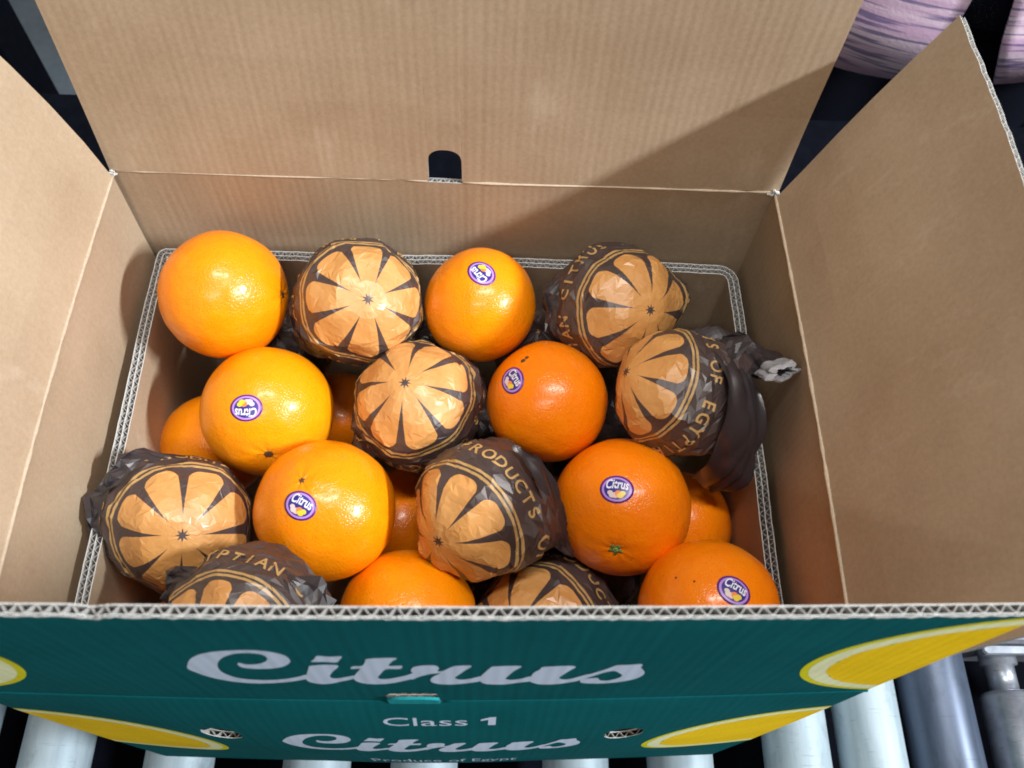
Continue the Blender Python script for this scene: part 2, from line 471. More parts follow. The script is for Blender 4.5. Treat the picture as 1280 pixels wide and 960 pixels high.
conv = thing("roller_conveyor", (0, 0.1, 0), "grey roller conveyor carrying the open green carton", "conveyor")
for y0, y1 in ((-0.42, -0.37), (0.385, 0.49)):
    b = MB(); b.box((-1.6, y0, CZ - 0.09), (1.6, y1, CZ + 0.030), 0, 0.004)
    b.build("side_rail", [M_RAIL], conv)
for x in (-1.3, 1.3):
    for y in (-0.395, 0.412):
        b = MB(); b.box((x - 0.03, y - 0.02, -RIM), (x + 0.03, y + 0.02, CZ - 0.09), 0, 0.003)
        b.build("leg", [M_RAIL], conv)
def roller(x, r, mat, y0=-0.36, y1=0.375, ax=True):
    b = MB(); e = 0.004
    b.lathe_y(x, CZ - (ROLL_R - r) * 0, [(y0, r - e), (y0 + 0.001, r - e * .5), (y0 + e, r), (y1 - e, r), (y1 - 0.001, r - e * .5), (y1, r - e)], 48)
    o = b.build("roller", [mat], conv, smooth=True)
    if ax:
        a = MB(); a.lathe_y(x, CZ, [(y0 - 0.016, 0.006), (y1 + 0.016, 0.006)], 16)
        a.build("axle", [M_STEEL], o, smooth=True)
    return o
for x in (-0.287, -0.196, -0.094, -0.014, 0.100, 0.180, 0.271, 0.330):
    roller(x, ROLL_R, M_ROLL)
for x in (-0.79, -0.70, -0.61, -0.52, -0.43, -0.36):
    roller(x, ROLL_R, M_ROLL)
roller(0.388, 0.027, M_DARKROLL)
# short idler behind the bracket at the right, with its plate
o = roller(0.447, 0.020, M_STEEL, -0.36, -0.095, False)
a = MB(); a.lathe_y(0.447, CZ, [(-0.100, 0.011), (-0.075, 0.011), (-0.074, 0.014), (-0.060, 0.014)], 24)
a.build("axle", [M_STEEL], o, smooth=True)
b = MB(); b.box((0.416, -0.062, CZ - 0.05), (0.62, 0.06, CZ + 0.032), 0, 0.004)
br = b.build("bracket", [M_BRACKET], conv)
b = MB(); b.box((0.424, -0.070, CZ + 0.014), (0.60, -0.0625, CZ + 0.024), 0, 0.002)
b.build("bracket_lip", [M_STEEL], br)
for x, y in ((0.470, -0.028), (0.53, -0.03)):
    a = MB()
    for k in range(1): a.tube([(x, y, CZ + 0.031), (x, y, CZ + 0.036), (x, y, CZ + 0.0365)], lambda t: 0.011 if t < .9 else 0.009, 6)
    a.build("bolt", [M_STEEL], br)
for x in (0.53, 0.62, 0.71, 0.80):
    roller(x, 0.020, M_STEEL, -0.36, -0.095, True)
b = MB(); b.box((-1.6, -0.36, CZ - 0.16), (1.6, 0.38, CZ - 0.15))
b.build("drip_pan", [M_RAIL], conv)
# plain dark upright filling the dark band beyond the left flap
post = thing("dark_post", (-0.95, 0.96, 0), "dark navy post standing on the floor behind the carton's left flap", "post")
b = MB(); b.box((-1.15, 0.92, -RIM), (-0.75, 1.0, 0.9), 0, 0.006); b.build("column", [M_RAIL], post)
b = MB(); b.box((-1.22, 0.86, -RIM + 0.004), (-0.70, 1.06, -RIM + 0.02), 0, 0.004); b.build("foot_plate", [M_RAIL], post)

# ------------------------------------------------------------------ outer carton
carton = thing("carton", (0, 0, RIM - H), "open teal printed corrugated carton with raised flaps, filled with oranges", "carton")

def cb(x): return max(0.0, cos(pi * x / 0.41))
def ybase(x): return -0.1453 - 0.0045 * (0.195 - x) / 0.39
def yflap(x, v): return ybase(x) - 0.0045 * cb(x) * (1 - 0.55 * max(0, v) / 0.14)
def ywall(x, z):
    s = min(1, max(0, -z / 0.29)); return ybase(x) - cb(x) * (0.0045 + 0.0115 * sin(pi * s ** 0.8))

BOARD_X = [M_KX, M_TEAL, M_EDGE]
BOARD_Y = [M_KY, M_TEAL, M_EDGE]
def dense(a, b, extra=(), step=0.006):
    us = set(lin(a, b, int((b - a) / step) + 2))
    for c, w in extra: us |= set(x for x in lin(c - w, c + w, 25)) | {c - w - 1e-5, c + w + 1e-5}
    return sorted(us)
def arch(c, w, hh):
    def f(u):
        d = abs(u - c)
        if d > w: return 0.0
        flat = hh * 0.62
        return flat + (hh - flat) * sqrt(max(0, 1 - (d / w) ** 2.4))
    return f

# back wall and flap (with the arched hand-hole at its fold)
ripple = lambda u, v, s: 0.0022 * noise.noise((u * 9, v * 9, s))
BA = radians(4)
def m_backwall(u, v, n): return (u, D / 2 + n + ripple(u, v, 1), v)
def m_backflap(u, v, n):
    a = BA + radians(4) * (-u / 0.39) ; n2 = n + ripple(u, v, 2) * min(1, v / 0.02)
    return (u, D / 2 + v * sin(a) + n2 * cos(a), v * cos(a) - n2 * sin(a))
corrugated("wall", [(dense(-h - T, h + T), lambda u: -H, lambda u: -0.0006)], m_backwall, T, BOARD_X, carton)
hole = arch(-0.0020, 0.0098, 0.0225)
fr1 = fray(11)
corrugated("flap", [(dense(-h - T + 0.001, h + T - 0.001, [(-0.0020, 0.0098)]),
                     lambda u: (0.0008 if abs(u + 0.002) > 0.0098 else 0.003 + hole(u)), lambda u: 0.14 + fr1(u))],
           m_backflap, T, BOARD_X, carton)
# right and left walls and flaps
RA, LA = radians(15.5), radians(12)
Y0, Y1 = -D / 2 - 0.001, D / 2 - 0.0032
def m_rwall(u, v, n): return (h + n + ripple(u, v, 3) + 0.002 * sin(pi * (u + .14) / .28), u, v)
def m_rflap(u, v, n):
    a = RA + radians(2) * sin((u + 0.14) * 9) + 0.5 * v * (0.5 + u)
    b0 = 0.002 * sin(pi * (u + .14) / .28); n2 = n + ripple(u, v, 4) * min(1, v / 0.02)
    return (h + b0 + v * sin(a) + n2 * cos(a), u, v * cos(a) - n2 * sin(a))
def m_lwall(u, v, n): return (-(h + n + ripple(u, v, 5) + 0.003 * sin(pi * (u + .14) / .28)), u, v)
def m_lflap(u, v, n):
    a = LA + 0.7 * v; b0 = 0.003 * sin(pi * (u + .14) / .28); n2 = n + ripple(u, v, 6) * min(1, v / 0.02)
    return (-(h + b0 + v * sin(a) + n2 * cos(a)), u, v * cos(a) - n2 * sin(a))
for mw, mf, sd in ((m_rwall, m_rflap, 21), (m_lwall, m_lflap, 31)):
    corrugated("wall", [(dense(Y0, Y1 + (0.0030 if sd == 21 else 0)), lambda u: -H, lambda u: -0.0006)], mw, T, BOARD_Y, carton)
    f_ = fray(sd, 0.0006)
    corrugated("flap", [(dense(Y0 + 0.001, Y1 - 0.001), lambda u: 0.0008, lambda u, f_=f_: 0.14 + f_(u))], mf, T, BOARD_Y, carton)
# front wall with two torn vent holes, and front flap with its notch
VENTS = ((-0.103, 0.0100), (0.0985, 0.0100)); ZV = -0.069
def vh(u):
    for c, w in VENTS:
        d = abs(u - c) / w
        if d < 1: return 0.0135 * sqrt(1 - d * d) + 0.0006 * noise.noise((u * 700, 1, 1))
    return 0.0
def m_fwall(u, v, n): return (u, ywall(u, v) + (T - n), v)
def m_fflap(u, v, n): return (u, yflap(u, v) + (T - n), v)
us_w = dense(-h - T, h + T, VENTS)
fw = corrugated("wall", [(us_w, lambda u: -H, lambda u: ZV - max(0, vh(u))), (us_w, lambda u: ZV + max(0, vh(u)), lambda u: -0.0006)],
                m_fwall, T, BOARD_X, carton, nv=30)
fr2 = fray(41, 0.0006)
notch = arch(-0.0036, 0.0115, 0.0185)
def crush(u): return -0.0022 * exp(-((u + 0.0905) / 0.0035) ** 2)
ff = corrugated("flap", [(dense(-h - T + 0.001, h + T - 0.001, [(-0.0036, 0.0115), (-0.0905, 0.008)]),
                          lambda u: 0.0008 if abs(u + 0.0036) > 0.0115 else 0.0012 + notch(u),
                          lambda u: 0.1445 + fr2(u) + crush(u))], m_fflap, T, BOARD_X, carton)
# white paper torn bare along the front flap's free edge
fe = MB(); us = lin(-h - T + 0.0012, h + T - 0.0012, 420)
add_liner(fe, [(us, lambda u: 0.1436 + crush(u) * 1.3 - 0.0010 * abs(noise.noise((u * 170, 2, 0))) - 0.0009 * max(0, noise.noise((u * 60, 7, 0))), lambda u: 0.1447 + fr2(u) + crush(u))],
          lambda u, v, n: (u, yflap(u, v) - 0.00035 - n - 0.0004 * noise.noise((u * 400, v * 400, 1)), v), 0, 0.0002, 3, 0, 0, 0)
fe.build("frayed_edge", [M_EDGE], ff)
# the tongue left standing in the front notch
tb = MB(); us = lin(-0.0146, 0.0074, 21)
add_liner(tb, [(us, lambda u: -0.003, lambda u: max(0.002, notch(u) * 0.86))], lambda u, v, n: (u, yflap(u, 0) + 0.0002 - n - v * 0.05, v), 0, 0.0012, 5, 0, 1, 2)
tb.build("hand_hole_tab", [M_KX, M_TAB, M_TAB], carton)
# base
b = MB(); b.box((-h, -D / 2, -H + 0.0005), (h, D / 2, -H + 0.0045)); b.build("base", [M_KX], carton)
# creased score lines along the folds
def score(pts, rad, mat):
    b = MB(); b.tube(pts, (lambda t: rad) if mat is M_TEAL else lambda t: rad * (0.75 + 0.55 * noise.noise((t * 40, rad, 0)) + 0.3 * noise.noise((t * 110, rad, 5))), 8); b.build("score_line", [mat], carton, smooth=True)
score([(u, D / 2 + 0.0002 + ripple(u, 0, 1), 0.0) for u in lin(-h + .001, -0.0125, 24)], 0.0010, M_BEAD)
score([(u, D / 2 + 0.0002 + ripple(u, 0, 1), 0.0) for u in lin(0.0085, h - .001, 24)], 0.0010, M_BEAD)
for s, k in ((1, 0.002), (-1, 0.003)):
    score([(s * (h - 0.0002 + k * sin(pi * (u + .14) / .28)), u, 0.0002) for u in lin(Y0, Y1, 40)], 0.0013, M_BEAD)
for a_, b_ in ((-h - T, -0.0155), (0.0083, h + T)):
    score([(u, yflap(u, 0) + 0.0006, 0.0001) for u in lin(a_, b_, 40)], 0.0012, M_TEAL)
# torn white fibre at the two back corners
for x, s in ((-h + 0.0006, 1), (h - 0.0006, 2)):
    b = MB()
    for k in range(7):
        q = Vector((x + rng.uniform(-.002, .002), D / 2 - 0.0012 + rng.uniform(-.001, .001), rng.uniform(-.0015, .0015)))
        b.tube([q, q + Vector((rng.uniform(-.003, .003), rng.uniform(-.001, .001), rng.uniform(-.0015, .003)))], 0.0007, 5)
    b.build("torn_fibre", [M_EDGE], carton)

# ---- print on the front: lettering and citrus slices
def smooth_poly(p, n=4):
    out = []; N = len(p)
    for i in range(N):
        a, b_, c, d = [Vector((*p[(i + k) % N], 0)) for k in (-1, 0, 1, 2)]
        for j in range(n):
            t = j / n
            q = 0.5 * ((2 * b_) + (c - a) * t + (2 * a - 5 * b_ + 4 * c - d) * t * t + (3 * b_ - a - 3 * c + d) * t ** 3)
            out.append((q.x, q.y))
    return out
LET={
 'C':[(-0.0823,0.0709),(-0.0778,0.0835),(-0.0721,0.0921),(-0.0655,0.0969),(-0.0583,0.0991),(-0.0522,0.0994),(-0.0473,0.0972),(-0.0435,0.0919),(-0.0429,0.0838),(-0.0449,0.0768),(-0.0487,0.0713),(-0.0536,0.0685),(-0.0588,0.0682),(-0.0626,0.0705),(-0.0630,0.0759),(-0.0619,0.0784),(-0.0600,0.0760),(-0.0564,0.0762),(-0.0528,0.0799),(-0.0506,0.0851),(-0.0503,0.0907),(-0.0520,0.0941),(-0.0558,0.0952),(-0.0602,0.0937),(-0.0649,0.0883),(-0.0686,0.0807),(-0.0711,0.0718),(-0.0722,0.0625),(-0.0710,0.0549),(-0.0682,0.0491),(-0.0633,0.0466),(-0.0580,0.0462),(-0.0523,0.0482),(-0.0462,0.0526),(-0.0411,0.0579),(-0.0415,0.0508),(-0.0434,0.0487),(-0.0500,0.0434),(-0.0577,0.0399),(-0.0650,0.0390),(-0.0715,0.0414),(-0.0765,0.0464),(-0.0802,0.0529),(-0.0823,0.0605),(-0.0832,0.0654)],
 'i':[(-0.0421,0.0539),(-0.0390,0.0681),(-0.0366,0.0751),(-0.0273,0.0757),(-0.0308,0.0636),(-0.0329,0.0551),(-0.0320,0.0512),(-0.0291,0.0521),(-0.0232,0.0570),(-0.0238,0.0515),(-0.0300,0.0448),(-0.0349,0.0400),(-0.0390,0.0394),(-0.0420,0.0426),(-0.0429,0.0475)],
 'd':[(-0.0323,0.0914),(-0.0280,0.0902),(-0.0240,0.0910),(-0.0255,0.0850),(-0.0272,0.0809),(-0.0313,0.0818),(-0.0358,0.0817),(-0.0340,0.0864)],
 't':[(-0.0152,0.0873),(-0.0054,0.0887),(-0.0072,0.0831),(-0.0089,0.0754),(-0.0044,0.0755),(-0.0053,0.0701),(-0.0104,0.0693),(-0.0134,0.0596),(-0.0148,0.0533),(-0.0134,0.0501),(-0.0096,0.0518),(-0.0038,0.0577),(-0.0014,0.0616),(0.0010,0.0635),(0.0006,0.0550),(-0.0053,0.0470),(-0.0112,0.0415),(-0.0168,0.0397),(-0.0214,0.0413),(-0.0240,0.0466),(-0.0241,0.0535),(-0.0217,0.0632),(-0.0199,0.0699),(-0.0232,0.0698),(-0.0220,0.0741),(-0.0186,0.0753),(-0.0168,0.0819)],
 'r':[(-0.0017,0.0550),(0.0016,0.0612),(-0.0009,0.0624),(-0.0014,0.0672),(0.0000,0.0734),(0.0038,0.0762),(0.0078,0.0759),(0.0091,0.0716),(0.0084,0.0661),(0.0104,0.0665),(0.0139,0.0737),(0.0161,0.0755),(0.0210,0.0754),(0.0186,0.0671),(0.0155,0.0565),(0.0147,0.0526),(0.0166,0.0493),(0.0204,0.0509),(0.0252,0.0563),(0.0253,0.0475),(0.0204,0.0426),(0.0149,0.0398),(0.0101,0.0394),(0.0062,0.0424),(0.0050,0.0478),(0.0059,0.0538),(0.0083,0.0597),(0.0095,0.0623),(0.0077,0.0616),(0.0054,0.0605),(0.0014,0.0558),(-0.0020,0.0498)],
 'u':[(0.0243,0.0475),(0.0245,0.0555),(0.0264,0.0651),(0.0281,0.0724),(0.0295,0.0742),(0.0390,0.0746),(0.0369,0.0659),(0.0347,0.0544),(0.0343,0.0505),(0.0368,0.0483),(0.0406,0.0510),(0.0439,0.0549),(0.0448,0.0459),(0.0402,0.0428),(0.0348,0.0392),(0.0300,0.0389),(0.0260,0.0412)],
 'v':[(0.0438,0.0476),(0.0443,0.0607),(0.0464,0.0682),(0.0479,0.0729),(0.0589,0.0738),(0.0573,0.0639),(0.0554,0.0543),(0.0553,0.0503),(0.0581,0.0480),(0.0616,0.0519),(0.0659,0.0584),(0.0667,0.0519),(0.0624,0.0444),(0.0565,0.0393),(0.0518,0.0379),(0.0477,0.0390),(0.0446,0.0434)],
 's':[(0.0653,0.0568),(0.0669,0.0595),(0.0718,0.0687),(0.0743,0.0744),(0.0783,0.0749),(0.0826,0.0760),(0.0838,0.0741),(0.0840,0.0697),(0.0866,0.0619),(0.0873,0.0552),(0.0857,0.0479),(0.0818,0.0428),(0.0766,0.0394),(0.0711,0.0386),(0.0661,0.0399),(0.0642,0.0426),(0.0644,0.0476),(0.0680,0.0502),(0.0704,0.0500),(0.0718,0.0454),(0.0751,0.0447),(0.0784,0.0494),(0.0792,0.0546),(0.0778,0.0587),(0.0747,0.0640),(0.0713,0.0611),(0.0660,0.0512)],
}

SURF = {'flap': yflap, 'wall': ywall}
def print_polys(name, polys, surf, mat, parent, lift=0.00012):
    b = MB(); fn = SURF[surf]
    for k, poly in enumerate(polys):
        q = smooth_poly(poly)
        tri = geometry.tessellate_polygon([[Vector((x, z, 0)) for x, z in q]])
        b.add([(x, fn(x, z) - lift - 0.000012 * k, z) for x, z in q], tri)
    return b.build(name, [mat], parent)
order = ['C', 'i', 'd', 't', 'r', 'u', 'v', 's']
lf = print_polys("lettering", [LET[k] for k in order], 'flap', M_WPRINT, ff)
lf["label"] = "pale script lettering reading Citrus"
xs = [x for k in order for x, z in LET[k]]; zs = [z for k in order for x, z in LET[k]]
X0, X1, Z0, Z1 = min(xs), max(xs), min(zs), max(zs)
def small(p): return [(-0.0745 + (x - X0) / (X1 - X0) * 0.1525, -0.1010 + (z - Z0) / (Z1 - Z0) * 0.0475) for x, z in p]
lw = print_polys("lettering", [small(LET[k]) for k in order], 'wall', M_WPRINT, fw)
lw["label"] = "smaller pale script lettering reading Citrus"

DG = bpy.context.evaluated_depsgraph_get()
def glyph(txt, bold=0.0):
    """flat text as (verts, faces), normalised to capital height 1, left edge at 0"""
    cu = bpy.data.curves.new("txt", 'FONT'); cu.body = txt; cu.size = 1; cu.resolution_u = 3; cu.offset = bold
    ob = bpy.data.objects.new("txt", cu); COL.objects.link(ob)
    dg = bpy.context.evaluated_depsgraph_get()
    me = bpy.data.meshes.new_from_object(ob.evaluated_get(dg))
    vs = [(v.co.x, v.co.y) for v in me.vertices]; fs = [tuple(p.vertices) for p in me.polygons]
    bpy.data.objects.remove(ob); bpy.data.curves.remove(cu); bpy.data.meshes.remove(me)
    x0 = min(x for x, _ in vs); hgt = max(y for _, y in vs) 
    return [((x - x0) / hgt, y / hgt) for x, y in vs], fs
def print_text(txt, x0, x1, z0, z1, parent, surf):
    vs, fs = glyph(txt); w = max(x for x, _ in vs); fn = SURF[surf]
    b = MB(); pts = [(x0 + x / w * (x1 - x0), z0 + y * (z1 - z0)) for x, y in vs]
    b.add([(x, fn(x, z) - 0.00014, z) for x, z in pts], fs)
    o = b.build("lettering", [M_WPRINT], parent); o["label"] = "small pale lettering reading " + txt; return o
cl = print_text("Class", -0.0195, 0.0195, -0.0335, -0.0205, fw, 'wall'); cl["label"] = "small pale lettering reading Class 1"
_one = [(0.0290, -0.0335), (0.0325, -0.0335), (0.0325, -0.0205), (0.0300, -0.0205), (0.0255, -0.0240), (0.0255, -0.0262), (0.0290, -0.0245)]
b = MB(); b.add([(x, ywall(x, z) - 0.00014, z) for x, z in _one], geometry.tessellate_polygon([[Vector((x, z, 0)) for x, z in _one]])); b.build("lettering", [M_WPRINT], fw)
print_text("Produce of Egypt", -0.036, 0.0480, -0.165, -0.140, fw, 'wall')

def slice_print(cx, cz, R, surf, parent, x_lo, x_hi, z_lo, z_hi, seed):
    fn = SURF[surf]
    for name, r0, r1, mat, jag, lift in (("slice_rind", 0.955, 1.0, M_RIND, 0, 0.00010), ("slice_pith", 0.855, 0.955, M_PITH, 0.0, 0.00012), ("slice_pulp", 0.0, 0.855, M_PULP, 0.012, 0.00014)):
        vs = []; fs = []; n = 160; rr = 1 if r0 > 0 else 14
        for i in range(rr + 1):
            for j in range(n):
                a = 2 * pi * j / n; r = r0 + (r1 - r0) * i / rr
                if jag and i == rr: r += jag * (noise.noise((j * 0.45, seed, 0)) + abs(sin(a * 6)) - 0.5)
                x = min(x_hi, max(x_lo, cx + R * r * cos(a))); z = min(z_hi, max(z_lo, cz + R * r * sin(a)))
                vs.append((x, fn(x, z) - lift, z))
        for i in range(rr):
            for j in range(n):
                q = (i*n+j, i*n+(j+1) % n, (i+1)*n+(j+1) % n, (i+1)*n+j)
                P = [Vector(vs[k]) for k in q]
                if (P[2] - P[0]).cross(P[3] - P[1]).length > 1e-10: fs.append(q)
        b = MB(); b.add(vs, fs); b.build(name, [mat], parent)
slice_print(0.2185, 0.0725, 0.0715, 'flap', ff, -9, h + T - 0.0012, 0.0012, 0.139, 1)
slice_print(-0.2150, 0.0760, 0.0710, 'flap', ff, -h - T + 0.0012, 9, 0.0012, 0.139, 2)
slice_print(0.1905, -0.1160, 0.0740, 'wall', fw, -9, h + T - 0.0002, -H, -0.002, 3)
slice_print(-0.1850, -0.1180, 0.0720, 'wall', fw, -h - T + 0.0002, 9, -H, -0.002, 4)

# ------------------------------------------------------------------ inner tray (double-wall board, rounded back-right corner)
tray = thing("inner_tray", (0, 0, RIM - H + 0.005), "kraft double-wall inner tray holding the fruit, white fluted rim", "tray")
TX, TY0, TY1, TT, TZ = 0.1905, -0.1395, 0.1372, 0.0072, -0.070
def tray_path():
    """outer perimeter, counter-clockwise, as (x, y, nx, ny) with the inward normal"""
    pts = []
    cs = [(TX, TY0, 0.006), (TX, TY1, 0.013), (-TX, TY1, 0.006), (-TX, TY0, 0.006)]
    for k, (x, y, r) in enumerate(cs):
        sx, sy = (1 if x > 0 else -1), (1 if y > 0 else -1)
        c = (x - sx * r, y - sy * r); a0 = {0: -pi / 2, 1: 0, 2: pi / 2, 3: pi}[k]
        for j in range(9):
            a = a0 + pi / 2 * j / 8
            pts.append((c[0] + r * cos(a), c[1] + r * sin(a), -cos(a), -sin(a)))
    out = []; L = 0.0
    for i in range(len(pts)):
        a, b_ = pts[i], pts[(i + 1) % len(pts)]
        d = sqrt((a[0] - b_[0]) ** 2 + (a[1] - b_[1]) ** 2); m = max(1, int(d / 0.006))
        for j in range(m):
            t = j / m; out.append((L + d * t, *(a[k] + (b_[k] - a[k]) * t for k in range(4))))
        L += d
    return out, L
TP, TL = tray_path()
def m_tray(u, v, n):
    u = u % TL
    lo, hi = 0, len(TP) - 1
    while lo < hi:
        mid = (lo + hi + 1) // 2
        if TP[mid][0] <= u: lo = mid
        else: hi = mid - 1
    a = TP[lo]; b_ = TP[(lo + 1) % len(TP)]; ub = b_[0] if b_[0] > a[0] else TL
    t = (u - a[0]) / max(1e-9, ub - a[0])
    x, y, nx, ny = (a[k] + (b_[k] - a[k]) * t for k in range(1, 5))
    q = sqrt(nx * nx + ny * ny) or 1; wv = 0.0012 * noise.noise((x * 14, y * 14, 5))
    return (x + nx / q * (n + wv), y + ny / q * (n + wv), v)
frt = fray(51, 0.0007)
tray_top = lambda u: TZ + frt(u) + 0.0016 * noise.noise((u * 12, 9, 0))
mb = MB(); seg = [([q[0] for q in TP], lambda u: -H + 0.006, tray_top)]
for n0, n1, a_, b_ in ((0, 0.0005, 0, 2), (TT / 2 - 0.00025, TT / 2 + 0.00025, 2, 2), (TT - 0.0005, TT, 2, 0)):
    add_liner(mb, seg, m_tray, n0, n1, 6, a_, b_, 2, closed=True)
tw = mb.build("wall", [M_KX, M_KX, M_EDGE], tray)
fb = MB()
add_flute(fb, 0, TL, lambda u: -H + 0.006, tray_top, m_tray, 0.0005, TT / 2 - 0.00025, 0.0050, 3)
add_flute(fb, 0, TL, lambda u: -H + 0.006, tray_top, m_tray, TT / 2 + 0.00025, TT - 0.0005, 0.0055, 3, phase=1.3)
fb.build("fluting", [M_FLUTE], tw)
b = MB(); b.box((-TX + .008, TY0 + .008, -H + 0.0055), (TX - .008, TY1 - .008, -H + 0.009)); b.build("base", [M_KX], tray)

# ------------------------------------------------------------------ oranges
def frame(n, up):
    n = Vector(n).normalized(); u = Vector(up); u = (u - n * u.dot(n)).normalized(); return n, u, u.cross(n)   # normal, up, right
class Fruit:
    def __init__(s, c, r, axis, seed, dimple=0.06, obl=0.03):
        s.c = Vector(c); s.r = r; s.a = Vector(axis).normalized(); s.seed = seed; s.dim = dimple; s.obl = obl
    def R(s, d):
        k = d.dot(s.a)
        f = 1 + s.obl * (0.35 - k * k) + 0.026 * noise.noise(d * 1.5 + Vector((s.seed, 0, 0))) + 0.006 * noise.noise(d * 5 + Vector((0, s.seed, 0)))
        f -= s.dim * exp(-((1 - k) / 0.010)) * 0.5
        az = math.atan2(d.dot(s.a.orthogonal()), d.dot(s.a.cross(s.a.orthogonal()).normalized()))
        f += 0.004 * exp(-((1 - k) / 0.07)) * sin(az * 7 + s.seed)
        return s.r * f
    def P(s, d, lift=0.0): return s.c + d * (s.R(d) + lift)
    def tan(s, n, u, rt, x, y, lift):
        q = n + u * (y / s.r) + rt * (x / s.r)
        L = sqrt(x * x + y * y) / s.r
        d = (n * cos(L) + (u * y + rt * x) * (sin(L) / (L * s.r) if L > 1e-9 else 0)).normalized()
        return s.P(d, lift)

GLY = glyph("Citrus", 0.022)
def sticker(F, parent, n, up):
    n, u, rt = frame(n, up); A, B = 0.0093, 0.0076
    vs = [F.tan(n, u, rt, 0, 0, 0.0002)]; fs = []; mi = []; N = 48
    rings = (0.35, 0.72, 0.74, 0.85, 0.87, 1.0)
    for q in rings:
        for j in range(N):
            a = 2 * pi * j / N; vs.append(F.tan(n, u, rt, A * q * cos(a), B * q * sin(a), 0.0002))
    for j in range(N): vs.append(F.tan(n, u, rt, A * cos(2 * pi * j / N), B * sin(2 * pi * j / N), -0.0003))
    for j in range(N): fs.append((0, 1 + j, 1 + (j + 1) % N)); mi.append(2)
    for i in range(len(rings)):
        for j in range(N):
            a, b_ = 1 + i * N + j, 1 + i * N + (j + 1) % N
            fs.append((a, a + N, b_ + N, b_)); mi.append([2, 2, 1, 1, 0, 0][i])
    st = mesh_obj("sticker", vs, fs, [M_PURPLE, M_LILAC, M_NAVY], parent, mi=mi)
    gv, gf = GLY; w = max(x for x, _ in gv); sc = 0.0122 / w
    lv = []
    for x, y in gv:
        X = (x - w / 2) * sc; Y = 0.0000 + y * sc * 1.45 - 0.00 + 0.0006 * (1 - (X / 0.006) ** 2) + (0.15 * X * 0)
        lv.append(F.tan(n, u, rt, X + (y * sc) * 0.18, Y, 0.00032))
    l = mesh_obj("lettering", lv, gf, M_SWHITE, st)
    vs = []; fs = []; mi = []
    for cx, cy, r, m in ((-0.0034, -0.0020, 0.0015, 1), (-0.0022, -0.0033, 0.0018, 1), (0.0034, -0.0021, 0.0016, 3), (0.0022, -0.0034, 0.0018, 3), (0.0010, -0.0022, 0.0019, 2), (-0.0006, -0.0033, 0.0020, 0)):
        k = len(vs); lift = 0.00030 + 0.00005 * m; vs.append(F.tan(n, u, rt, cx, cy, lift))
        for j in range(16): vs.append(F.tan(n, u, rt, cx + r * cos(2 * pi * j / 16), cy + r * 0.8 * sin(2 * pi * j / 16), lift))
        for j in range(16): fs.append((k, k + 1 + j, k + 1 + (j + 1) % 16)); mi.append(m)
    mesh_obj("fruit_emblem", vs, fs, [M_SPINK, M_SGRAPE, M_SORANGE, M_SYELLOW], st, mi=mi)

def spot(F, parent, name, n, rad, mat, star=0, seed=0, hgt=0.0004):
    n, u, rt = frame(n, (0.3, 0.5, 0.8)); N = 40; vs = [F.tan(n, u, rt, 0, 0, hgt * 0.6)]; fs = []
    for q in (0.5, 0.85, 1.0):
        for j in range(N):
            a = 2 * pi * j / N
            r = rad * q * (1 + (0.32 * cos(star * a) if star else 0.22 * noise.noise((cos(a) * 1.5, sin(a) * 1.5, seed))))
            vs.append(F.tan(n, u, rt, r * cos(a), r * sin(a), {0.5: hgt, 0.85: hgt * 0.8, 1.0: -0.0003}[q]))
    for j in range(N): fs.append((0, 1 + j, 1 + (j + 1) % N))
    for i in range(2):
        for j in range(N):
            a, b_ = 1 + i * N + j, 1 + i * N + (j + 1) % N; fs.append((a, a + N, b_ + N, b_))
    return mesh_obj(name, vs, fs, mat, parent)

def orange(key, c, r, axis, mat, label, stick=None, marks=(), dimple=0.06, nseg=96, group="loose oranges in the tray"):
    F = Fruit(c, r, axis, sum(map(ord, key)) * 1.37, dimple)
    a = F.a; e1 = a.orthogonal().normalized(); e2 = a.cross(e1)
    nth = nseg * 2 // 3; vs = [F.P(a)]; fs = []
    for i in range(1, nth):
        th = pi * (i / nth)
        for j in range(nseg):
            ph = 2 * pi * j / nseg
            vs.append(F.P((a * cos(th) + (e1 * cos(ph) + e2 * sin(ph)) * sin(th)).normalized()))
    vs.append(F.P(-a)); last = len(vs) - 1
    for j in range(nseg):
        fs.append((0, 1 + j, 1 + (j + 1) % nseg)); k = 1 + (nth - 2) * nseg
        fs.append((last, k + (j + 1) % nseg, k + j))
    for i in range(nth - 2):
        for j in range(nseg):
            p0, p1 = 1 + i * nseg + j, 1 + i * nseg + (j + 1) % nseg
            fs.append((p0, p0 + nseg, p1 + nseg, p1))
    o = mesh_obj("orange", vs, fs, mat, None, origin=(c[0], c[1], c[2] + RIM))
    tag(o, label, "orange", group)
    if stick: sticker(F, o, *stick)
    for nm, n, rad, m, star in marks: spot(F, o, nm, n, rad, m, star, len(label), {'stem_button': 0.0013, 'calyx': 0.0007}.get(nm, 0.0004))
    return o

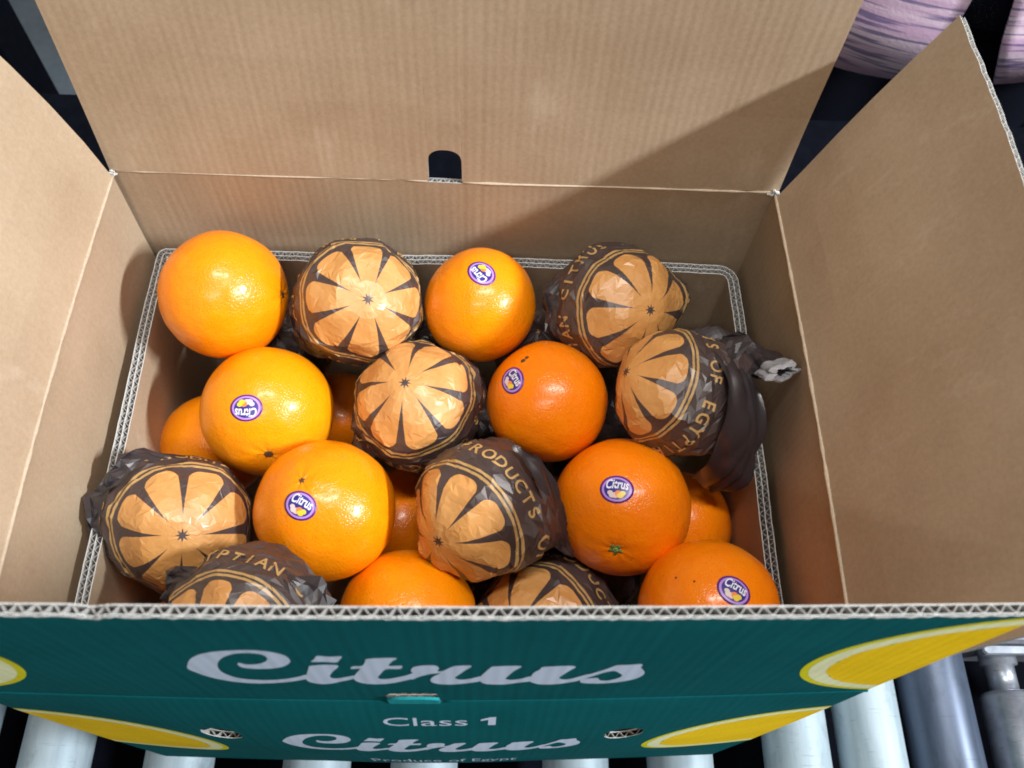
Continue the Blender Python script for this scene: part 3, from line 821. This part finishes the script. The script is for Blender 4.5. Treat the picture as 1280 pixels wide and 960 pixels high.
orange('O1', (-0.1350, 0.0880, -0.0490), 0.0384, (0.989, -0.049, 0.142), M_OR_LIT, "plain bright orange without sticker in the back left tray corner", None,
       [("stem_scar", (0.989, -0.049, 0.142), 0.0022, M_STEMB, 5)])
orange('O2', (0.0201, 0.0920, -0.0586), 0.0352, (-0.733, 0.250, 0.633), M_OR_LIT, "orange against the back rim, slanted purple sticker near its top", ((0.017, 0.001, 1.0), (-0.721, -0.692, 0.013)), (), 0.03)
orange('O3', (-0.1065, 0.0251, -0.0790), 0.0391, (0.203, -0.913, 0.355), M_OR_G, "yellowish orange with upside-down purple sticker and brown stem scar below", ((-0.077, -0.401, 0.913), (0.068, -0.916, -0.396)),
       [("stem_scar", (0.203, -0.913, 0.355), 0.0029, M_STEMB, 0)])
orange('O4', (0.0620, 0.0309, -0.0698), 0.0363, (0.5, 0.5, -0.7), M_OR_SHADE, "deep orange with purple sticker on its left and dark blemish above it", ((-0.623, -0.012, 0.782), (0.674, 0.501, 0.543)),
       [("blemish", (-0.445, 0.310, 0.839), 0.0016, M_STEMB, 0), ("blemish", (-0.385, 0.365, 0.848), 0.0013, M_STEMB, 0)], 0.0)
orange('O5', (-0.0644, -0.0388, -0.0742), 0.0394, (-0.198, 0.074, 0.977), M_OR_LIT, "bright glossy orange with tiny dark stem dot just above its purple sticker", ((-0.185, -0.281, 0.942), (0.406, 0.851, 0.334)),
       [("stem_scar", (-0.198, 0.074, 0.977), 0.0016, M_STEMB, 5)], 0.03)
orange('O6', (0.1054, -0.0321, -0.0775), 0.0395, (-0.210, -0.851, 0.482), M_OR_SHADE, "deep orange with centred purple sticker and green calyx at its bottom", ((-0.222, -0.110, 0.969), (0.111, 0.984, 0.138)),
       [("calyx", (-0.210, -0.851, 0.482), 0.0036, M_STEMG, 5), ("stem_button", (-0.210, -0.851, 0.482), 0.0017, M_STEMT, 0)], 0.08)
orange('O7', (-0.0170, -0.0915, -0.1040), 0.0388, (0.2, -0.8, -0.5), M_OR_LIT, "half hidden orange at the middle of the front flap edge, no sticker visible", None, (), 0.0)
orange('O8', (0.1474, -0.0931, -0.0668), 0.0371, (0.3, -0.5, -0.8), M_OR_SHADE, "deep orange in the front right corner, purple sticker cut by flap edge", ((0.130, 0.004, 0.991), (0.456, 0.887, -0.064)),
       [("blemish", (-0.612, 0.237, 0.754), 0.0006, M_STEMB, 0), ("blemish", (-0.394, 0.142, 0.908), 0.0006, M_STEMB, 0)], 0.0)
LG = "oranges of the lower layer"
orange('L1', (-0.1517, 0.0267, -0.1353), 0.0343, (0, 0, -1), M_OR_LIT, "lower orange half hidden beneath the upside-down sticker orange, by the left tray wall", None, (), 0.0, 64, LG)
orange('L2', (-0.0782, 0.0670, -0.1776), 0.0344, (0, 0, -1), M_OR_SHADE, "dark deep-lying orange glimpsed in the gap left of the middle wrapped fruit", None, (), 0.0, 64, LG)
orange('L3', (-0.0300, -0.0164, -0.1620), 0.0359, (0, 0, -1), M_OR_SHADE, "shaded lower orange glimpsed right of the stem dot orange", None, (), 0.0, 64, LG)
orange('L4', (0.1506, -0.0231, -0.1322), 0.0334, (0, 0, -1), M_OR_SHADE, "lower orange peeping out at the right of the green calyx orange", None, (), 0.0, 64, LG)
orange('L5', (-0.1430, -0.1010, -0.1390), 0.0335, (0, 0, -1), M_OR_SHADE, "lower orange barely visible under the wrapped fruit in the front left corner", None, (), 0.0, 64, LG)

# ------------------------------------------------------------------ wrapped fruit
RING_TEXT = "PRODUCTS OF EGYPTIAN CITRUS · "
GL = {ch: glyph(ch, 0.018) for ch in set(RING_TEXT) if ch not in " ·"}
class Wrap:
    def __init__(s, c, r, axis, e1, seed, lobes):
        s.c = Vector(c); s.r = r; s.a = Vector(axis).normalized(); e = Vector(e1)
        s.e1 = (e - s.a * e.dot(s.a)).normalized(); s.e2 = s.a.cross(s.e1)
        s.seed = seed; g = random.Random(seed); s.lobes = [(Vector(d).normalized(), k, w) for d, k, w in lobes]
        s.planes = []
        N = 46; ga = pi * (3 - sqrt(5))
        for i in range(N):
            z = 1 - 2 * (i + 0.5) / N; q = sqrt(1 - z * z); ph = ga * i + g.uniform(-.5, .5)
            d = Vector((q * cos(ph), q * sin(ph), z + g.uniform(-.08, .08))).normalized()
            s.planes.append((d, 1.0 + g.uniform(-0.040, 0.014)))
        s.fine = []
        for i in range(150):
            d = Vector((g.gauss(0, 1), g.gauss(0, 1), g.gauss(0, 1))).normalized(); s.fine.append((d, 1.0 + g.uniform(-0.02, 0.006)))
    def dir(s, th, ph): return s.a * cos(th) + (s.e1 * cos(ph) + s.e2 * sin(ph)) * sin(th)
    def R(s, th, ph):
        d = s.dir(th, ph); sv = Vector((s.seed, 0, 0))
        fac = min(k / max(0.05, d.dot(n)) for n, k in s.planes)
        fac = min(fac, 1.06)
        w = 0.35 + 0.65 * sstep(0.15, 1.1, th)
        f = 1.0 + (fac - 1.0) * w
        fine = min(k / max(0.05, d.dot(n)) for n, k in s.fine); f += (min(fine, 1.03) - 1.0) * 0.55
        f += 0.010 * noise.noise(d * 2.2 + sv)
        # creases running out from under the gathered side
        pl = sstep(0.9, 2.0, th)
        cr = abs(noise.noise(Vector((cos(ph) * 3.2, sin(ph) * 3.2, th * 0.7 + s.seed))))
        f += pl * (0.05 * cr - 0.012)
        rd = 1 - abs(noise.noise(d * 4.5 + sv * 1.7)) * 2
        f += 0.030 * max(0, rd - 0.62) * (0.25 + pl)
        rd2 = 1 - abs(noise.noise(d * 8.0 + sv * 0.9)) * 2; f += 0.014 * max(0, rd2 - 0.7) * (0.4 + pl)
        for m, k, wd in s.lobes:
            e = exp(-((1 - d.dot(m)) / wd)); f += k * e * (1 + 0.35 * noise.noise(d * 3 + sv)) + e * 0.16 * (abs(noise.noise(d * 4.2 + sv * 3)) - .2)
        return s.r * f
    def P(s, th, ph, lift=0): return s.c + s.dir(th, ph) * (s.R(th, ph) + lift)

def frill(Wp, parent, m, half, th0, ext, seed):
    """loose gathered paper standing off the fruit's far side, round direction m"""
    m = Vector(m); pc = math.atan2(m.dot(Wp.e2), m.dot(Wp.e1)); n = max(10, int(half * 22)); rows = 5; vs = []; fs = []
    g = random.Random(int(seed * 1000)); jit = [[(g.uniform(-1, 1), g.uniform(-1, 1), g.uniform(-1, 1)) for _ in range(rows)] for _ in range(n + 1)]
    for lay in (0, 1):
        for i in range(n + 1):
            q = i / n; env = sstep(0, 0.22, q) * sstep(1, 0.78, q)
            e = ext * env * (0.8 + 0.7 * noise.noise((q * half * 4, seed, 4)))
            for j in range(rows):
                t = j / (rows - 1); a, b_, c_ = jit[i][j]
                ph = pc + half * (2 * q - 1) + 0.35 * a * half / n * 2 * t
                th = th0 + 0.16 * t + (0.08 * b_ + 0.16 * noise.noise((q * half * 6, 1, seed))) * t * env
                r = Wp.R(th, ph) * (0.985 + max(0.01, e) * t * (1 + 0.10 * c_)) + (0.00025 if lay else 0.0)
                d = Wp.dir(th + (0.006 if lay else 0), ph); vs.append(Wp.c + d * r)
    N = (n + 1) * rows
    for i in range(n):
        for j in range(rows - 1):
            a = i * rows + j; fs.append((a, a + 1, a + rows + 1, a + rows)); fs.append((N + a, N + a + rows, N + a + rows + 1, N + a + 1))
        a = i * rows + rows - 1; fs.append((a, a + N, a + rows + N, a + rows))
    return mesh_obj("loose_paper", vs, fs, M_WBROWN, parent, smooth=False)

def wrapped(key, c, r, axis, e1, idx, label, lobes=(), nt=33, npn=45):
    Wp = Wrap(c, r, axis, e1, sum(map(ord, key)) + 3, lobes)
    t = thing("wrapped_orange", (c[0], c[1], c[2] + RIM - r), label, "wrapped orange", "oranges wrapped in printed brown paper")
    g = random.Random(len(label) + idx * 7); vs = [Wp.P(0, 0)]; uv = [(0, 0)]; fs = []
    for i in range(1, nt):
        for j in range(npn):
            jt = 0.36 * sstep(0.1, 0.6, pi * i / nt)
            th = pi * (i + g.uniform(-jt, jt)) / nt; ph = 2 * pi * (j + 0.5 * (i % 2) + g.uniform(-jt, jt)) / npn
            k = 0.0022 + 0.012 * sstep(0.6, 1.5, th)
            rr = Wp.R(th, ph) * (1 + g.uniform(-k, k)); vs.append(Wp.c + Wp.dir(th, ph) * rr); uv.append((th * cos(ph), th * sin(ph)))
    vs.append(Wp.P(pi, 0)); uv.append((pi, 0)); last = len(vs) - 1
    for j in range(npn):
        fs.append((0, 1 + j, 1 + (j + 1) % npn)); k = 1 + (nt - 2) * npn
        fs.append((last, k + (j + 1) % npn, k + j))
    for i in range(nt - 2):
        for j in range(npn):
            p0, p1 = 1 + i * npn + j, 1 + i * npn + (j + 1) % npn; q0, q1 = p0 + npn, p1 + npn
            if (i + 1) % 2: fs += [(p0, q0, p1), (p1, q0, q1)]
            else: fs += [(p0, q0, q1), (p0, q1, p1)]
    tree = BVHTree.FromPolygons([tuple(v) for v in vs], fs)
    def on_paper(th, ph, lift):
        d = Wp.dir(th, ph); hit = tree.ray_cast(Wp.c + d * Wp.r * 2.2, -d)[0]
        return (hit if hit else Wp.P(th, ph)) + d * lift
    wp = mesh_obj("wrapping_paper", vs, fs, M_WRAP, t, uv=uv, smooth=False)
    lv = []; lf_ = []; n = len(RING_TEXT); th0 = 1.40; hh = 0.20
    for i, ch in enumerate(RING_TEXT):
        if ch == ' ': continue
        ph0 = -(i - idx) * 2 * pi / n
        if ch == '·': gv, gf = [(0.1 + 0.09 * cos(k * pi / 4), 0.5 + 0.09 * sin(k * pi / 4)) for k in range(8)], [tuple(range(8))]
        else: gv, gf = GL[ch]
        w = max(x for x, _ in gv); k = len(lv)
        for x, y in gv:
            th = th0 + y * hh; lv.append(on_paper(th, ph0 - (x - w / 2) * hh * 0.92, 0.0004))
        lf_ += [tuple(q + k for q in f) for f in gf]
    l = mesh_obj("lettering", lv, lf_, M_WTEXT, wp)
    return t, Wp

WL = "orange wrapped in petal-printed brown paper "
t1, w1 = wrapped('W1', (-0.0536, 0.0888, -0.0524), 0.0378, (0.252, -0.504, 0.826), (-0.450, -0.817, -0.361), 14, WL + "against the back rim, star facing up",
        [((-0.72, -0.62, 0.1), 0.10, 0.06), ((0.8, -0.5, 0.1), 0.06, 0.05)])
t2, w2 = wrapped('W2', (-0.0153, 0.0290, -0.0758), 0.0380, (-0.155, -0.101, 0.983), (-0.192, -0.973, -0.130), 14, WL + "in the middle of the tray",
        [((0.75, 0.55, 0.3), 0.06, 0.06), ((-0.8, -0.5, 0.0), 0.06, 0.05)])
t3, w3 = wrapped('W3', (0.1022, 0.0882, -0.0496), 0.0378, (0.455, -0.528, 0.717), (-0.876, -0.117, 0.469), 21, WL + "in the shaded back right corner, reading CITRUS",
        [((0.95, 0.25, -0.05), 0.30, 0.05), ((-0.9, 0.1, -0.2), 0.12, 0.05)])
t4, w4 = wrapped('W4', (0.1346, 0.0242, -0.0407), 0.0355, (-0.872, 0.086, 0.482), (0.339, -0.604, 0.721), 12, WL + "by the right tray wall with long twisted tail",
        [((0.66, -0.64, -0.10), 0.14, 0.13), ((0.80, 0.30, 0.35), 0.18, 0.07)])
t5, w5 = wrapped('W5', (-0.1468, -0.0448, -0.0830), 0.0382, (0.324, -0.466, 0.823), (-0.943, -0.087, 0.322), 25, WL + "overlapping the left tray rim, brightly lit petals",
        [((-0.90, 0.15, 0.40), 0.12, 0.07), ((-0.60, 0.72, 0.35), 0.10, 0.07)])
t6, w6 = wrapped('W6', (0.0257, -0.0393, -0.0658), 0.0383, (-0.624, -0.643, 0.443), (-0.175, 0.668, 0.723), 0.4, WL + "reading PRODUCTS, tilted left beside the green calyx orange",
        [((0.78, -0.42, 0.18), 0.12, 0.10), ((-0.75, -0.6, -0.2), 0.08, 0.04)])
t7, w7 = wrapped('W7', (-0.0937, -0.1020, -0.0560), 0.0352, (-0.276, -0.715, 0.643), (0.292, 0.575, 0.764), 18, WL + "cut by the front flap at left",
        [((-0.93, 0.10, 0.15), 0.16, 0.06), ((0.90, 0.12, 0.25), 0.16, 0.06)])
wrapped('W8', (0.0644, -0.0923, -0.1201), 0.0410, (-0.520, -0.300, 0.800), (0.480, 0.670, 0.560), 3, WL + "low in shade, cut by the front flap",
        [((0.9, 0.1, 0.2), 0.08, 0.05)])

for t_, w_, m, half, th0, ext in ((t1, w1, (-0.72, -0.62, 0.1), 0.6, 1.50, 0.13), (t1, w1, (0.85, -0.45, 0.1), 0.4, 1.45, 0.10),
                                  (t2, w2, (0.80, 0.45, 0.2), 0.6, 1.45, 0.10), (t2, w2, (-0.8, -0.6, 0.0), 0.4, 1.50, 0.12),
                                  (t3, w3, (0.95, 0.20, -0.2), 0.7, 1.60, 0.45), (t3, w3, (-0.9, 0.1, -0.2), 0.5, 1.70, 0.20),
                                  (t4, w4, (0.60, 0.55, 0.45), 0.5, 1.70, 0.25), (t5, w5, (-0.80, 0.25, 0.5), 1.1, 1.42, 0.20),
                                  (t7, w7, (-0.93, 0.1, 0.2), 0.5, 1.35, 0.22), (t7, w7, (0.9, 0.15, 0.2), 0.6, 1.40, 0.18)):
    frill(w_, t_, m, half, th0, ext, half * 7 + th0)
def sheet(parent, net, mat, seed, fold=0.0016, name="loose_paper"):
    """a thin loose sheet of wrap through a net of control points, with soft folds"""
    R_, C_ = len(net), len(net[0]); n = 30
    def cr(P, t):
        N = len(P) - 1; k = min(N - 1, int(t * N)); f = t * N - k
        a, b_, c, d = P[max(0, k - 1)], P[k], P[k + 1], P[min(N, k + 2)]
        return 0.5 * ((2 * b_) + (c - a) * f + (2 * a - 5 * b_ + 4 * c - d) * f * f + (3 * b_ - a - 3 * c + d) * f ** 3)
    pts = []
    for i in range(n + 1):
        row = [cr([Vector(net[r][c]) for r in range(R_)], i / n) for c in range(C_)]
        pts.append([cr(row, j / n) for j in range(n + 1)])
    vs = []; fs = []
    for lay in (0, 1):
        for i in range(n + 1):
            for j in range(n + 1):
                nn = (pts[min(n, i + 1)][j] - pts[max(0, i - 1)][j]).cross(pts[i][min(n, j + 1)] - pts[i][max(0, j - 1)])
                nn = nn.normalized() if nn.length > 1e-12 else Vector((0, 0, 1))
                u, v = i / n, j / n
                w = abs(noise.noise((u * 2.2 + v * 1.6, v * 2.4 - u, seed))) * 2.2 + 0.5 * abs(noise.noise((u * 5 - v * 3, v * 4, seed + 3)))
                edge = 0.0012 * noise.noise((u * 7, v * 7, seed + 9))
                vs.append(pts[i][j] + nn * (fold * (w - 0.5) + (0.00012 if lay else 0)) + Vector((edge, edge, 0)) * (1 if i in (0, n) or j in (0, n) else 0))
    N = (n + 1) ** 2
    for i in range(n):
        for j in range(n):
            a = i * (n + 1) + j; fs.append((a, a + 1, a + n + 2, a + n + 1)); fs.append((N + a, N + a + n + 1, N + a + n + 2, N + a + 1))
    return mesh_obj(name, vs, fs, mat, parent, smooth=True)
sheet(t4, [[(0.146, 0.040, -0.012), (0.158, 0.044, -0.018), (0.166, 0.044, -0.026)], [(0.152, 0.018, -0.005), (0.168, 0.020, -0.016), (0.177, 0.0184, -0.0265)],
           [(0.153, -0.004, -0.016), (0.172, -0.004, -0.028), (0.1805, -0.0020, -0.0415)], [(0.150, -0.016, -0.044), (0.167, -0.018, -0.052), (0.1775, -0.0187, -0.0659)],
           [(0.148, -0.013, -0.078), (0.160, -0.019, -0.083), (0.168, -0.0187, -0.0818)]], M_WBROWN, 5.0, 0.0030)
sheet(t6, [[(0.0394, -0.0156, -0.030), (0.0536, -0.0206, -0.035), (0.0660, -0.0331, -0.050), (0.0715, -0.0463, -0.062)],
           [(0.052, -0.036, -0.036), (0.060, -0.042, -0.048), (0.068, -0.049, -0.060), (0.0735, -0.055, -0.070)],
           [(0.060, -0.053, -0.054), (0.063, -0.058, -0.065), (0.069, -0.061, -0.074), (0.0765, -0.0610, -0.081)]], M_WFILM, 2.0, 0.0018)
# wrapped fruit added below so its dark paper blackens the gaps like shade
LOW = "dark paper-wrapped orange deep in the gap "
for k, (c, where) in enumerate([
        ((0.0639, 0.0936, -0.1191), "right of the slanted-sticker orange"),
        ((-0.1146, 0.0930, -0.1214), "right below the plain back left orange"),
        ((-0.0177, 0.0919, -0.1233), "left of the slanted-sticker orange at the back rim"),
        ((0.0414, -0.0038, -0.1318), "left of the green calyx orange"),
        ((0.0979, 0.0288, -0.1625), "right of the blemished orange"),
        ((0.0234, 0.0561, -0.1729), "right of the wrapped orange in the tray's middle"),
        ((0.0963, -0.0450, -0.1754), "left of the front right orange"),
        ((0.0254, -0.0600, -0.1808), "right of the half hidden front orange"),
        ((0.1296, 0.0900, -0.1830), "between the two shaded wraps at the right")]):
    t_, _w = wrapped('X' + chr(70 + k), c, 0.0335, (0.1, 0.1, -1), (1, 0, 0), k, LOW + where, (), 24, 36)
    t_["group"] = "added wrapped oranges of the lower layer"

# twisted tail of the wrapped orange by the right wall: pleated tube to a bare white tip
def tail(parent, path, prof, seed, name="twisted_tail", tip=0.80):
    pts = []; N = len(path) - 1
    P = [Vector(q) for q in path]
    def cr(t):
        k = min(N - 1, int(t * N)); f = t * N - k
        a, b_, c, d = P[max(0, k - 1)], P[k], P[k + 1], P[min(N, k + 2)]
        return 0.5 * ((2 * b_) + (c - a) * f + (2 * a - 5 * b_ + 4 * c - d) * f * f + (3 * b_ - a - 3 * c + d) * f ** 3)
    n = 44; m = 60; vs = []; fs = []; mi = []
    for i in range(n):
        t = i / (n - 1); q = cr(t); dq = (cr(min(1, t + .02)) - cr(max(0, t - .02))).normalized()
        a = dq.cross(Vector((0, 0, 1))).normalized(); b_ = a.cross(dq)
        k = t * (len(prof) - 1); k0 = min(len(prof) - 2, int(k)); r0 = prof[k0] + (prof[k0 + 1] - prof[k0]) * (k - k0)
        for j in range(m):
            ph = 2 * pi * j / m; tw = ph + t * 2.2
            pl = 1 + 0.34 * (1 - abs(2 * ((tw * 5 / (2 * pi) + 0.35 * noise.noise((cos(tw), sin(tw), t * 3 + seed))) % 1) - 1) * 2) * 0.6
            pl += 0.28 * noise.noise((cos(ph) * 2, sin(ph) * 2, t * 9 + seed))
            r = r0 * pl * (1 if i < n - 1 else 0.86); vs.append(q + a * r * cos(ph) * 1.2 + b_ * r * sin(ph) * 0.55)
    for i in range(n - 1):
        for j in range(m):
            fs.append((i*m+j, i*m+(j+1) % m, (i+1)*m+(j+1) % m, (i+1)*m+j)); mi.append(1 if i / (n - 1) > tip else 0)
    k0 = len(vs); q = cr(1.0); dq = (cr(1.0) - cr(0.95)).normalized()     # pleats running down into the open end
    for s_, dp in ((0.72, 0.0006), (0.62, -0.004), (0.15, -0.007)):
        for j in range(m):
            v = vs[(n - 1) * m + j]; w = 0.25 if j % 6 < 3 else 0.0
            vs.append(q + (v - q) * (s_ - w * s_ * 0.7) + dq * dp)
    for i in range(3):
        b0 = (n - 1) * m if i == 0 else k0 + (i - 1) * m; b1 = k0 + i * m
        for j in range(m): fs.append((b0 + j, b0 + (j + 1) % m, b1 + (j + 1) % m, b1 + j)); mi.append(1 if i < 2 else 0)
    return mesh_obj(name, vs, fs, [M_WBROWN, M_WTIP], parent, mi=mi, smooth=False)
tail(t4, [(0.150, 0.034, -0.034), (0.163, 0.042, -0.026), (0.174, 0.044, -0.030), (0.183, 0.034, -0.024), (0.1875, 0.022, -0.010)],
     [0.020, 0.016, 0.0092, 0.0080, 0.0085, 0.0085], 3)

# ------------------------------------------------------------------ person behind the conveyor
PX, PY = 0.530, 0.645
person = thing("person", (PX, PY, 0), "person behind the conveyor in open pink striped shirt and dark trousers", "person")
def skin_mesh(name, verts, edges, rads, mat, root, levels=2):
    me = bpy.data.meshes.new(name); me.from_pydata([(x, y, z) for x, y, z in verts], edges, [])
    me.materials.append(mat)
    o = bpy.data.objects.new(name, me); COL.objects.link(o); o.parent = person; o["_w"] = (PX, PY, 0)
    md = o.modifiers.new("skin", 'SKIN'); md.use_smooth_shade = True
    for i, r in enumerate(rads):
        d = me.skin_vertices[0].data[i]; d.radius = r if isinstance(r, tuple) else (r, r); d.use_root = (i == root)
    sb = o.modifiers.new("subdivision", 'SUBSURF'); sb.levels = levels; sb.render_levels = levels
    return o
V = []; E = []; Rr = []
def jv(p, r, frm=None):
    V.append(p); Rr.append(r)
    if frm is not None: E.append((frm, len(V) - 1))
    return len(V) - 1
pel = jv((0, 0, 0.92), (0.15, 0.10)); wst = jv((0, 0, 1.08), (0.135, 0.095), pel); chs = jv((0, 0, 1.28), (0.155, 0.105), wst)
nk0 = jv((0, 0.005, 1.43), (0.075, 0.06), chs); nk = jv((0, 0.0, 1.50), 0.05, nk0); jaw = jv((0, -0.02, 1.565), (0.062, 0.075), nk)
hd = jv((0, -0.005, 1.64), (0.076, 0.092), jaw); tp = jv((0, 0.005, 1.715), (0.055, 0.065), hd)
for s in (-1, 1):
    sh = jv((0.17 * s, 0.01, 1.38), 0.055, nk0); el = jv((0.235 * s, 0.05, 1.10), 0.042, sh); wr = jv((0.23 * s, -0.05, 0.87), 0.028, el)
    pm = jv((0.225 * s, -0.075, 0.80), (0.022, 0.036), wr)
    for k, (dy, L) in enumerate(((-0.028, 0.070), (-0.010, 0.080), (0.008, 0.075), (0.025, 0.060))):
        a = jv((0.225 * s, -0.075 + dy, 0.755), 0.0095, pm); b_ = jv((0.218 * s, -0.078 + dy, 0.755 - L * .5), 0.0088, a); jv((0.205 * s, -0.078 + dy, 0.755 - L * .9), 0.0078, b_)
    a = jv((0.215 * s, -0.115, 0.80), 0.011, pm); jv((0.205 * s, -0.130, 0.765), 0.0095, a)
    hp = jv((0.09 * s, 0, 0.86), 0.085, pel); kn = jv((0.10 * s, -0.01, 0.48), 0.056, hp); an = jv((0.105 * s, 0.02, 0.09), 0.038, kn); jv((0.115 * s, -0.10, 0.035), 0.032, an)
skin_mesh("body", V, E, Rr, M_SKIN, 0)
V = []; E = []; Rr = []
pel = jv((0, 0, 1.02), (0.155, 0.112)); p2 = jv((0, 0, 0.92), (0.168, 0.118), pel)
for s in (-1, 1):
    hp = jv((0.095 * s, 0, 0.82), 0.098, p2); kn = jv((0.105 * s, -0.01, 0.48), 0.078, hp); jv((0.11 * s, 0.015, 0.11), 0.066, kn)
skin_mesh("trousers", V, E, Rr, M_TROUSER, 0)
def torso_loft(name, levels, mat, th, gap=None, seed=0, amp=0.0):
    """elliptical garment shell; levels = (z, half width, half depth); gap(z) = half angle left open at the front"""
    n = 90; b = MB(); rows = []
    for z, a, d in levels:
        g = gap(z) if gap else (0.0, 0.0)
        out = []; inn = []
        for j in range(n + 1 if gap else n):
            if gap: ang = -pi / 2 + g[1] + (2 * pi - g[0] - g[1]) * j / n
            else: ang = 2 * pi * j / n
            w = amp * noise.noise((cos(ang) * 3, sin(ang) * 3, z * 6 + seed))
            zz = z + (0.010 * sin(ang * 2 + seed) if z == levels[0][0] else 0)
            for lst, o_ in ((out, th), (inn, 0)):
                lst.append((PX + (a + w + o_) * cos(ang), PY + (d + w + o_) * sin(ang), zz - RIM))
        rows.append((out, inn))
    m = len(rows[0][0]); vs = []; fs = []
    for out, inn in rows: vs += out + inn
    S = 2 * m
    for i in range(len(rows) - 1):
        for j in range(m - 1 if gap else m):
            j2 = (j + 1) % m
            fs.append((i*S+j, i*S+j2, (i+1)*S+j2, (i+1)*S+j)); fs.append((i*S+m+j, (i+1)*S+m+j, (i+1)*S+m+j2, i*S+m+j2))
        if gap:
            for j in (0, m - 1): fs.append((i*S+j, (i+1)*S+j, (i+1)*S+m+j, i*S+m+j))
    for i in (0, len(rows) - 1):
        for j in range(m - 1 if gap else m):
            j2 = (j + 1) % m; fs.append((i*S+j, i*S+m+j, i*S+m+j2, i*S+j2))
    b.add(vs, fs); return b.build(name, [mat], person, smooth=True)
lev = [(0.80, 0.213, 0.141), (0.86, 0.208, 0.138), (0.93, 0.195, 0.132), (1.02, 0.178, 0.124), (1.12, 0.168, 0.120), (1.24, 0.178, 0.124), (1.34, 0.180, 0.120), (1.42, 0.130, 0.095), (1.46, 0.075, 0.075)]
torso_loft("undershirt", [(z, a - 0.014, d - 0.014) for z, a, d in lev[1:]], M_TROUSER, 0.002)
torso_loft("shirt", lev, M_SHIRT, 0.003, lambda z: (0.24, 0.09 - 1.4 * min(0.12, max(0, z - 0.8))), 4, 0.0015)
for s in (-1, 1):
    b = MB(); pts = [Vector((PX + s * x, PY + y, z - RIM)) for x, y, z in ((0.13, 0.01, 1.40), (0.185, 0.015, 1.35), (0.21, 0.03, 1.24), (0.238, 0.05, 1.12), (0.24, 0.02, 1.03))]
    b.tube(pts, lambda t: 0.072 - 0.016 * t, 20); b.build("sleeve", [M_SHIRT], person, smooth=True)
    b = MB(); b.box((PX + s * 0.11 - 0.048, PY - 0.18, -RIM + 0.001), (PX + s * 0.11 + 0.048, PY + 0.07, -RIM + 0.085), 0, 0.02); b.build("shoe", [M_SHOE], person)
    b = MB(); b.tube([Vector((PX + s * 0.03, PY - 0.094, 1.645 - RIM)), Vector((PX + s * 0.03, PY - 0.100, 1.645 - RIM))], 0.010, 10); b.build("eye", [M_HAIR], person, smooth=True)
    b = MB(); b.tube([Vector((PX + s * 0.078, PY + 0.01, 1.66 - RIM)), Vector((PX + s * 0.088, PY + 0.02, 1.64 - RIM)), Vector((PX + s * 0.078, PY + 0.012, 1.61 - RIM))], 0.010, 8); b.build("ear", [M_SKIN], person, smooth=True)
b = MB(); b.tube([Vector((PX, PY - 0.088, 1.655 - RIM)), Vector((PX, PY - 0.112, 1.615 - RIM)), Vector((PX, PY - 0.090, 1.605 - RIM))], 0.011, 8); b.build("nose", [M_SKIN], person, smooth=True)
b = MB(); b.tube([Vector((PX - 0.024, PY - 0.088, 1.573 - RIM)), Vector((PX, PY - 0.096, 1.571 - RIM)), Vector((PX + 0.024, PY - 0.088, 1.573 - RIM))], 0.005, 8); b.build("mouth", [NT("lips", (0.30, 0.10, 0.08), 0.5).m], person, smooth=True)
vs = []; fs = []; N = 40; Mh = 16
for i in range(Mh + 1):
    th = pi * 0.60 * i / Mh
    for j in range(N):
        a = 2 * pi * j / N; k = 1.0 if sin(a) > -0.35 else (0.62 if th > 0.9 else 1.0)
        q = th * k; vs.append((PX + 0.089 * sin(q) * cos(a), PY + 0.012 + 0.108 * sin(q) * sin(a), 1.655 - RIM + 0.105 * cos(q)))
for i in range(Mh):
    for j in range(N): fs.append((i*N+j, (i+1)*N+j, (i+1)*N+(j+1) % N, i*N+(j+1) % N))
mesh_obj("hair", vs, fs, M_HAIR, person)

for o in bpy.data.objects:
    if "_w" in o: del o["_w"]
